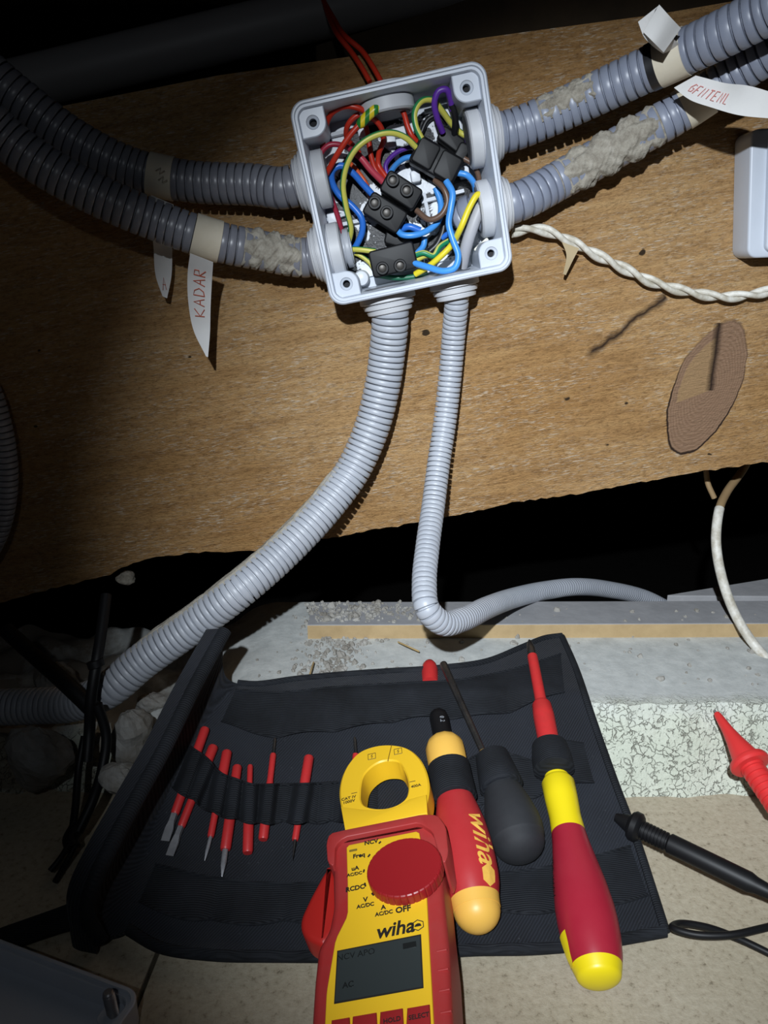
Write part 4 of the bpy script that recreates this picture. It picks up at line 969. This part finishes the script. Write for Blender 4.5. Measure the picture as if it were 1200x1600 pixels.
guard = [(510, 1318), (515, 1303), (540, 1297), (660, 1273), (684, 1274), (697, 1292), (701, 1335), (694, 1352), (684, 1330), (676, 1300), (655, 1286), (538, 1309), (524, 1322), (522, 1355), (512, 1348)]
V, F = prism(outline(guard, .002, smooth=1), mw, -.020, .0025, .0006); link('hand_guard', V, F, M_RED, meter, True, None, 50)
face_px = [(541, 1321), (655, 1298), (660, 1330), (667, 1400), (671, 1480), (678, 1600), (688, 1740), (500, 1780), (507, 1610), (510, 1550), (524, 1468), (543, 1430), (543, 1380)]
V, F = prism(outline(face_px, .001, smooth=1), mw, -.003, .0012, .0006); face = link('face_plate', V, F, M_YEL, meter, True, None, 50)
# side ribs of the grip
mb = MB()
for yy in (1484, 1514, 1546, 1580, 1620):
    u, v = ml(690 + (yy - 1490) * .07, yy); V, F = prism(rrect(.0024, .0004, .0003, 3, u, v), mw, -.002, -.0001, .0002); mb.add(V, F)
mb.build('grip_ribs', M_RED, [c for c in meter.children if c.name.startswith('housing')][0])
# jaw: a ring prism with thickness
outer_px = [(540, 1288), (533, 1262), (530, 1235), (535, 1210), (546, 1190), (562, 1174), (586, 1165), (612, 1163), (636, 1168), (654, 1182), (666, 1203), (671, 1228), (668, 1250), (664, 1268)]
hole_px = [(563, 1247), (564, 1228), (568, 1212), (578, 1200), (592, 1191), (606, 1188), (622, 1190), (631, 1202), (637, 1218), (638, 1232), (634, 1246), (622, 1256), (604, 1262), (582, 1262), (568, 1257)]
JH = -.001
c_ = np.array(ml(601, 1225, JH)); nA = 96
def radial(P, th):
    best = 0
    for i in range(len(P)):
        a = np.array(P[i]) - c_; b = np.array(P[(i + 1) % len(P)]) - c_; d = np.array([math.cos(th), math.sin(th)]); M = np.array([[d[0], a[0] - b[0]], [d[1], a[1] - b[1]]])
        if abs(np.linalg.det(M)) < 1e-12: continue
        s, t = np.linalg.solve(M, a)
        if s > 0 and -1e-9 <= t <= 1 + 1e-9: best = max(best, s)
    return best
Po = [tuple(p) for p in resamp([ml(*p, JH) for p in outer_px], 60)] ; Ph_ = [ml(*p, JH) for p in hole_px]; Ph_ = [tuple(p) for p in resamp(Ph_ + [Ph_[0]], 60)][:-1]
rings = []
ths = [2 * math.pi * k / nA for k in range(nA)]
ro = [radial(Po, t) for t in ths]; ri = [radial(Ph_, t) for t in ths]
V = []; F = []
for rr_, h in ((ro, -.015), ([r - .0 for r in ro], JH - .001), ([r - .001 for r in ro], JH), ([r + .0008 for r in ri], JH), (ri, JH - .0008), ([r - .0006 for r in ri], -.015)):
    V += [mw(c_[0] + r * math.cos(t), c_[1] + r * math.sin(t), h) for r, t in zip(rr_, ths)]
for i in range(6):
    for j in range(nA):
        a = i * nA + j; b = i * nA + (j + 1) % nA; a2 = ((i + 1) % 6) * nA + j; b2 = ((i + 1) % 6) * nA + (j + 1) % nA; F.append((a, b, b2, a2))
jaw = link('jaw', V, F, M_YEL, meter, True, None, 40)
V, F = prism(outline([(533, 1262), (540, 1300), (668, 1272), (667, 1243), (640, 1250), (620, 1262), (590, 1268), (565, 1266)], JH), mw, -.018, JH + .0008, .0006); link('jaw_base', V, F, M_YEL, meter, True, None, 40)
def mline(name, pts, r, m, parent, h=JH + .0001):
    P = np.array([mw(*ml(*p, h), h) for p in pts]); V, F, a = sweep(P, r, 6); return link(name, V, F, m, parent)
GAP = mat('jaw_gap', (.14, .07, .005), .7)
mline('gap_line', [(612, 1164), (609, 1176), (606, 1189)], .00025, GAP, jaw)
for cx, cy in ((581, 1182), (622, 1174)):
    u, v = ml(cx, cy, JH); w2 = .0023; fr = [(u - w2, v - w2), (u + w2, v - w2), (u + w2, v + w2), (u - w2, v + w2), (u - w2, v - w2)]
    mb = MB()
    for k in range(4):
        P = np.array([mw(*fr[k], JH + .0001), mw(*fr[k + 1], JH + .0001)]); Vv, Fv, a = sweep(P, .00016, 5); mb.add(Vv, Fv)
    P = np.array([mw(u + dx, v + dy, JH + .0001) for dx, dy in ((.0004, .0015), (-.0005, .0001), (.0005, -.0001), (-.0003, -.0015))]); Vv, Fv, a = sweep(P, .00018, 5); mb.add(Vv, Fv)
    mb.build('warning_symbol', M_BLK, jaw)
def mtext(s, x, y, size, parent=face, h=.0012, m=M_BLK, bold=.02, shear=0., name='lettering', rt=0.):
    u0, v0 = ml(x, y, h); c, s_ = math.cos(rt), math.sin(rt)
    return text_mesh(s, size, lambda u, v, w_: mw(u0 + u * c - v * s_, v0 + u * s_ + v * c, h + w_ * .5), name, m, parent, bold, shear)
mtext('CAT IV\n1000V', 545, 1250, .0027, jaw, JH, rt=.05); mtext('400A', 650, 1228, .0026, jaw, JH, rt=.05)
mline('index_mark', [(549, 1240), (558, 1238)], .00018, M_BLK, jaw); mline('index_mark', [(640, 1222), (649, 1220)], .00018, M_BLK, jaw)
for s_, x, y, sz in (('NCV', 580, 1316, .0032), ('Freq', 561, 1337, .0032), ('uA', 555, 1357, .0030), ('AC/DC', 554, 1366, .0023), ('RCDC', 555, 1388, .0032), ('V', 571, 1406, .0032), ('AC/DC', 571, 1415, .0025), ('A', 599, 1418, .0030), ('AC/DC', 600, 1427, .0025), ('OFF', 630, 1421, .0038)):
    mtext(s_, x, y, sz * 1.08, bold=.035)
for (x0, y0, x1, y1) in ((592, 1318, 595, 1315), (575, 1339, 578, 1335), (568, 1363, 569, 1359), (570, 1380, 571, 1385), (581, 1396, 584, 1399), (602, 1409, 606, 1409), (629, 1410, 633, 1410)):
    mline('dial_mark', [(x0, y0), (x1, y1)], .00045, M_BLK, face, .0014)
mtext('wiha', 617, 1452, .0095, bold=.022, shear=.2)
u, v = ml(653, 1446, .0012); hp = [(u + .0029 * math.cos(math.radians(30 + 60 * k)), v + .0026 * math.sin(math.radians(30 + 60 * k))) for k in range(7)]
mb = MB()
for k in range(6): Vv, Fv, a = sweep(np.array([mw(*hp[k], .0014), mw(*hp[k + 1], .0014)]), .0002, 5); mb.add(Vv, Fv)
Vv, Fv = prism([(u - .0016, v - .0005), (u + .0016, v - .0005), (u + .0012, v + .0006), (u, v + .0009), (u - .0011, v + .0004)], mw, .0012, .0015); mb.add(Vv, Fv); mb.build('hexagon_mark', M_BLK, face)
V, F = prism(rrect(.0021, .0006, .0003, 3, *ml(552, 1329, .0012)), mw, .001, .0015); link('led_window', V, F, OLIVE, face)
scr = [(529, 1488), (656, 1463), (660, 1542), (524, 1566)]
V, F = prism(outline([(527, 1486), (658, 1460), (662, 1544), (522, 1569)], .0012), mw, .0008, .0014); link('display_frame', V, F, M_BLK, face, False)
V, F = prism(outline(scr, .0012), mw, .0008, .0016); sc = link('display', V, F, LCD, face, False)
mtext('NCV APO', 556, 1492, .0040, sc, .0016, LCDI, .0, name='display_text'); mtext('AC', 544, 1539, .0036, sc, .0016, LCDI, .02, name='display_text')
V, F = prism(rrect(.0030, .0013, .0003, 3, *ml(640, 1477, .0016)), mw, .0014, .0018); link('battery_icon', V, F, LCDI, sc)
for i, (xa, xb, yt, s1, s2) in enumerate(((519, 547, 1597, 'HZ', ''), (552, 589, 1591, 'REL', ''), (595, 630, 1584, 'HOLD', ''), (637, 672, 1578, 'SELECT', ''))):
    P = [(xa, yt), (xb, yt - (xb - xa) * .17), (xb + 3, yt + 52), (xa - 3, yt + 58)]
    V, F = prism(outline(P, .0012, smooth=0), mw, 0., .0026, .0006); bt = link('button', V, F, M_BTN, meter, True, None, 40)
    if i >= 2: mtext(s1, (xa + xb) / 2, yt + 10, .0026, bt, .0026, M_BLK, .02)
# dial with scalloped rim
uc, vc = ml(631, 1356, .007); R0 = abs(ml(692, 1352, .004)[0] - ml(571, 1358, .004)[0]) / 2 * .975
uc, vc = ml(631, 1353, .007)
def scal(th): return 1 - .022 * (abs(math.sin(th * 18)) < .45)
V = []; F = []; nD = 216
for r_, h in ((1.0, .001), (1.0, .0058), (.985, .0066), (.955, .0070), (.02, .0072)):
    V += [mw(uc + R0 * r_ * (scal(2 * math.pi * k / nD) if r_ > .96 else 1) * math.cos(2 * math.pi * k / nD), vc + .90 * R0 * r_ * (scal(2 * math.pi * k / nD) if r_ > .96 else 1) * math.sin(2 * math.pi * k / nD), h) for k in range(nD)]
for i in range(4):
    for j in range(nD): a = i * nD + j; b = i * nD + (j + 1) % nD; F.append((a, b, b + nD, a + nD))
F.append(tuple(range(4 * nD, 5 * nD))); link('dial', V, F, M_DIAL, meter, True, None, 12)
tr = [(517, 1348), (505, 1362), (484, 1400), (469, 1432), (468, 1450), (478, 1465), (505, 1477), (525, 1450), (528, 1380)]
V, F = prism(outline(tr, -.010, smooth=2), mw, -.024, -.010, .003); link('trigger', V, F, mat('bright_red_trigger', (.46, .018, .014), .42), meter, True, None, 50)

# ================================================================== TEST PROBES, CABLES
def probe(name, label, a, b, rows, m, ribs=None, tipm=None):
    p0, p1 = a[1], b[1]; t = thing(name, label, 'test probe', p0)
    for nm, mm, rw in rows:
        V, F = lathe(p0, p1, axrows(p0, p1, a[0], b[0], rw), 26); link(nm, V, F, mm, t, True, None, 35)
    return t
RP = mat('red_probe_plastic', (.66, .035, .035), .4)
def ribrows(f0, f1, h, n):
    out = []
    for i in range(n):
        f = f0 + (f1 - f0) * i / n; d = (f1 - f0) / n; out += [(f, h), (f + d * .5, h), (f + d * .55, h * .86), (f + d * .95, h * .86)]
    return out
probe('test_probe', 'red test probe pointing up-left against the rough block face', ((1116, 1109), atY(1116, 1109, .425)), ((1222, 1270), atY(1222, 1270, .355)), [
    ('metal_tip', STEEL, [(0, 1.2), (.04, 2.5)]), ('nose', RP, [(.035, 4.5), (.06, 6), (.2, 9), (.3, 13), (.46, 21), (.49, 21)]), ('finger_guard', RP, [(.475, 21), (.49, 29), (.51, 31), (.53, 31), (.55, 28), (.56, 18)]), ('grip', RP, ribrows(.55, 1.0, 19, 8))], RP)
probe('test_probe', 'black test probe lying on the sandy board, right of the pouch', ((975, 1283), atZ(975, 1283, .030)), ((1240, 1412), atZ(1240, 1412, .030)), [
    ('nose', BLACKP, [(-.05, 6), (.03, 14)]), ('finger_guard', BLACKP, [(.03, 14), (.04, 20), (.055, 23), (.085, 23), (.10, 19), (.11, 12)]), ('grip', BLACKP, ribrows(.10, .26, 14.5, 8) + [(.27, 15.5), (.74, 16), (.78, 13), (.86, 11), (1., 10)])], BLACKP)
tag(tube('test_lead', [atZ(1290, 1435, .016), atZ(1235, 1440, .020), atZ(1190, 1451, .022), atZ(1140, 1461, .022), atZ(1085, 1460, .020), atZ(1052, 1450, .018), atZ(1062, 1443, .015), atZ(1105, 1449, .012), atZ(1150, 1465, .008), atZ(1195, 1486, .006), atZ(1260, 1520, .005)], .0018, BLACKP, n=14), 'shiny black test lead looping on the board at the lower right', 'cable')

# ================================================================== LID, BLACK CORDS, DEBRIS AT THE LEFT
LC = atZ(224, 1550, .016); le = atZ(16, 1472, .016); lx = le - LC; lx[2] = 0; lx /= np.linalg.norm(lx); lyv = np.array([lx[1], -lx[0], 0.])
if lyv[1] > 0: lyv = -lyv
lz = np.array([0, 0, 1.]); HL = .056
def lw(u, v, h): return LC + lx * (HL + u) + lyv * (HL + v) + lz * (h - .014)
lid = thing('junction_box_lid', 'grey junction box lid lying upside down on the board at the lower left', 'lid', lw(0, 0, 0))
V = []; F = []; lps = [(0, .008, 0), (0, .008, .0135), (-.0006, .0075, .014), (-.0020, .0065, .014), (-.0024, .006, .0125), (-.0040, .005, .0125), (-.0044, .005, .0118), (-.0052, .004, .003)]
for off, r, h in lps: Lp = rrect(HL + off, HL + off, r, 8); n = len(Lp); V += [lw(p[0], p[1], h) for p in Lp]
for i in range(len(lps) - 1):
    for j in range(n): a = i * n + j; b = i * n + (j + 1) % n; F.append((a, b, b + n, a + n))
F.append(tuple(range(n))[::-1]); k = (len(lps) - 1) * n; F.append(tuple(range(k, k + n)))
link('tray', V, F, BOXP, lid, True, None, 30)
for sx in (-1, 1):
    for sy in (-1,):
        u, v = sx * (HL - .0095), sy * (HL - .010)
        V, F = prism(rrect(.006, .006, .003, 5, u, v), lw, .002, .0085, .0006); ps = link('screw_post', V, F, BOXP, lid, True, None, 30)
        rows = [(0, .0020)]
        for q in range(10): rows += [(.0012 * q + .0004, .0027), (.0012 * q + .0008, .0019)]
        rows += [(.0128, .0024), (.0135, .0018)]
        V, F = lathe(lw(u, v, .0080), lw(u + .001, v, .020), rows, 18); link('screw', V, F, STEEL, ps)
bc = thing('black_cord', 'knotted black cord hanging round the thick conduit at the dark left side', 'cord', atY(125, 1180, .44))
def pt(pts, R, nm='cord', flat=1.): 
    P = [atY(*p) for p in pts]; C = spline(P, 8); r = R * depth(P[len(P) // 2]) / FPX; V, F, a = sweep(C, r, 12, flat=flat); return link(nm, V, F, BLACKP, bc)
pt([(10, 985, .47), (60, 1030, .45), (105, 1070, .42), (145, 1108, .408)], 13)
pt([(166, 930, .45), (158, 990, .43), (150, 1040, .415), (142, 1095, .406), (140, 1140, .402), (136, 1190, .392)], 9)
pt([(148, 1032, .415), (151, 1042, .414)], 13, 'knot')
pt([(132, 1150, .402), (123, 1200, .390), (118, 1260, .372), (112, 1308, .356)], 6)
pt([(152, 1100, .402), (166, 1150, .398), (160, 1200, .388), (145, 1250, .372), (122, 1300, .358)], 8)
pt([(118, 1296, .360), (110, 1312, .354), (114, 1325, .350)], 12, 'knot')
pt([(112, 1312, .352), (95, 1340, .342), (78, 1361, .336)], 4.5, 'cord_end')
pt([(120, 1318, .352), (102, 1350, .342), (86, 1378, .332)], 4.5, 'cord_end')
def stone(c, r, seed, nu_=7, nv_=5):
    rs = np.random.default_rng(seed); V = []; F = []; ph = rs.uniform(0, 6, 9); sc_ = rs.uniform(.65, 1.2, 3); big = nu_ > 7
    def rad(n):
        q = 1 + .16 * math.sin(2.3 * n[0] + ph[0]) * math.sin(2.1 * n[1] + ph[1]) + .12 * math.sin(4.1 * n[2] + ph[2] + 2 * n[0]) + .06 * math.sin(9 * n[0] + ph[3]) * math.sin(8 * n[1] + 7 * n[2] + ph[4]) + (.018 if big else .13) * rs.normal()
        return r * q
    V.append(c + np.array([0, 0, rad((0, 0, 1)) * sc_[2]]))
    for i in range(1, nv_):
        for j in range(nu_):
            a = math.pi * i / nv_; b = 2 * math.pi * j / nu_; n = (math.sin(a) * math.cos(b), math.sin(a) * math.sin(b), math.cos(a)); q = rad(n); V.append(c + q * np.array(n) * sc_)
    V.append(c - np.array([0, 0, r * sc_[2]]))
    for j in range(nu_): F.append((0, 1 + j, 1 + (j + 1) % nu_))
    for i in range(nv_ - 2):
        for j in range(nu_): a = 1 + i * nu_ + j; b = 1 + i * nu_ + (j + 1) % nu_; F.append((a, a + nu_, b + nu_, b))
    l = len(V) - 1; k = 1 + (nv_ - 2) * nu_
    for j in range(nu_): F.append((k + j, l, k + (j + 1) % nu_))
    return V, F
mb = MB(); cnt = 0
for k in range(900):
    if k < 420: x, y = rng.normal(510, 28), rng.uniform(950, 1060); x += (1060 - y) * .35
    elif k < 760: x, y = rng.uniform(470, 660), rng.normal(952, 14)
    else: x, y = rng.uniform(400, 1190), rng.uniform(950, 1075)
    z = .067 if (y < 972 and 480 < x) else .0555
    p = atZ(x, y, z); r = abs(rng.normal(0, .0011)) + .0006
    if p[1] > .565 or p[1] < .44: continue
    V, F = stone(p, r, k); mb.add(V, F)
o = mb.build('gravel', mat('crumbled_mortar', (.42, .41, .38), .9, var=(70, (.20, .18, .15), .2)), None, False); o['kind'] = 'stuff'; o['label'] = 'crumbled mortar gravel scattered on the ledge and plank'; o['category'] = 'gravel'
V, F = stone(atY(197, 903, .55), .0065, 5, 22, 14); tag(link('mortar_lump', V, F, MORTAR, None, False), 'lump of pale mortar stuck under the beam at the left', 'mortar')
V, F = stone(atZ(152, 1160, .034), .008, 9, 22, 14); tag(link('mortar_lump', V, F, MORTAR, None, False), 'dull brown mortar lump behind the black cord below the thick conduit', 'mortar')
for i, (x0, y0, x1, y1, lb) in enumerate(((482, 1060, 490, 1035, 'short straw stalk lying on the gravel above the pouch'), (622, 1003, 655, 1018, 'thin straw stalk lying on the ledge left of the thin conduit'))):
    tag(tube('straw', [atZ(x0, y0, .060), atZ((x0 + x1) / 2, (y0 + y1) / 2, .061), atZ(x1, y1, .060)], .0006, STRAWM, seg=6), lb, 'straw')
# rubble stones on the dark left of the ledge
for i, (x, y, r, lb) in enumerate(((60, 1180, .026, 'dull grey broken stone at the far left below the conduit'), (205, 1150, .019, 'pale broken stone left of the standing pouch flap'), (90, 1065, .022, 'grey stone behind the black cord above the conduit end'), (235, 1100, .014, 'small pale stone under the thick conduit beside the flap'), (190, 1215, .012, 'small whitish stone at the foot of the ledge beside the flap'))):
    c = atZ(x, y, .034); V, F = stone(c, r * .8, 30 + i, 26, 16); tag(link('stone', V, F, mat('rubble_stone', (.30, .30, .29), .9, var=(30, (.16, .14, .11), .15), bump=(120, .6, .002)), None, False), lb, 'stone')
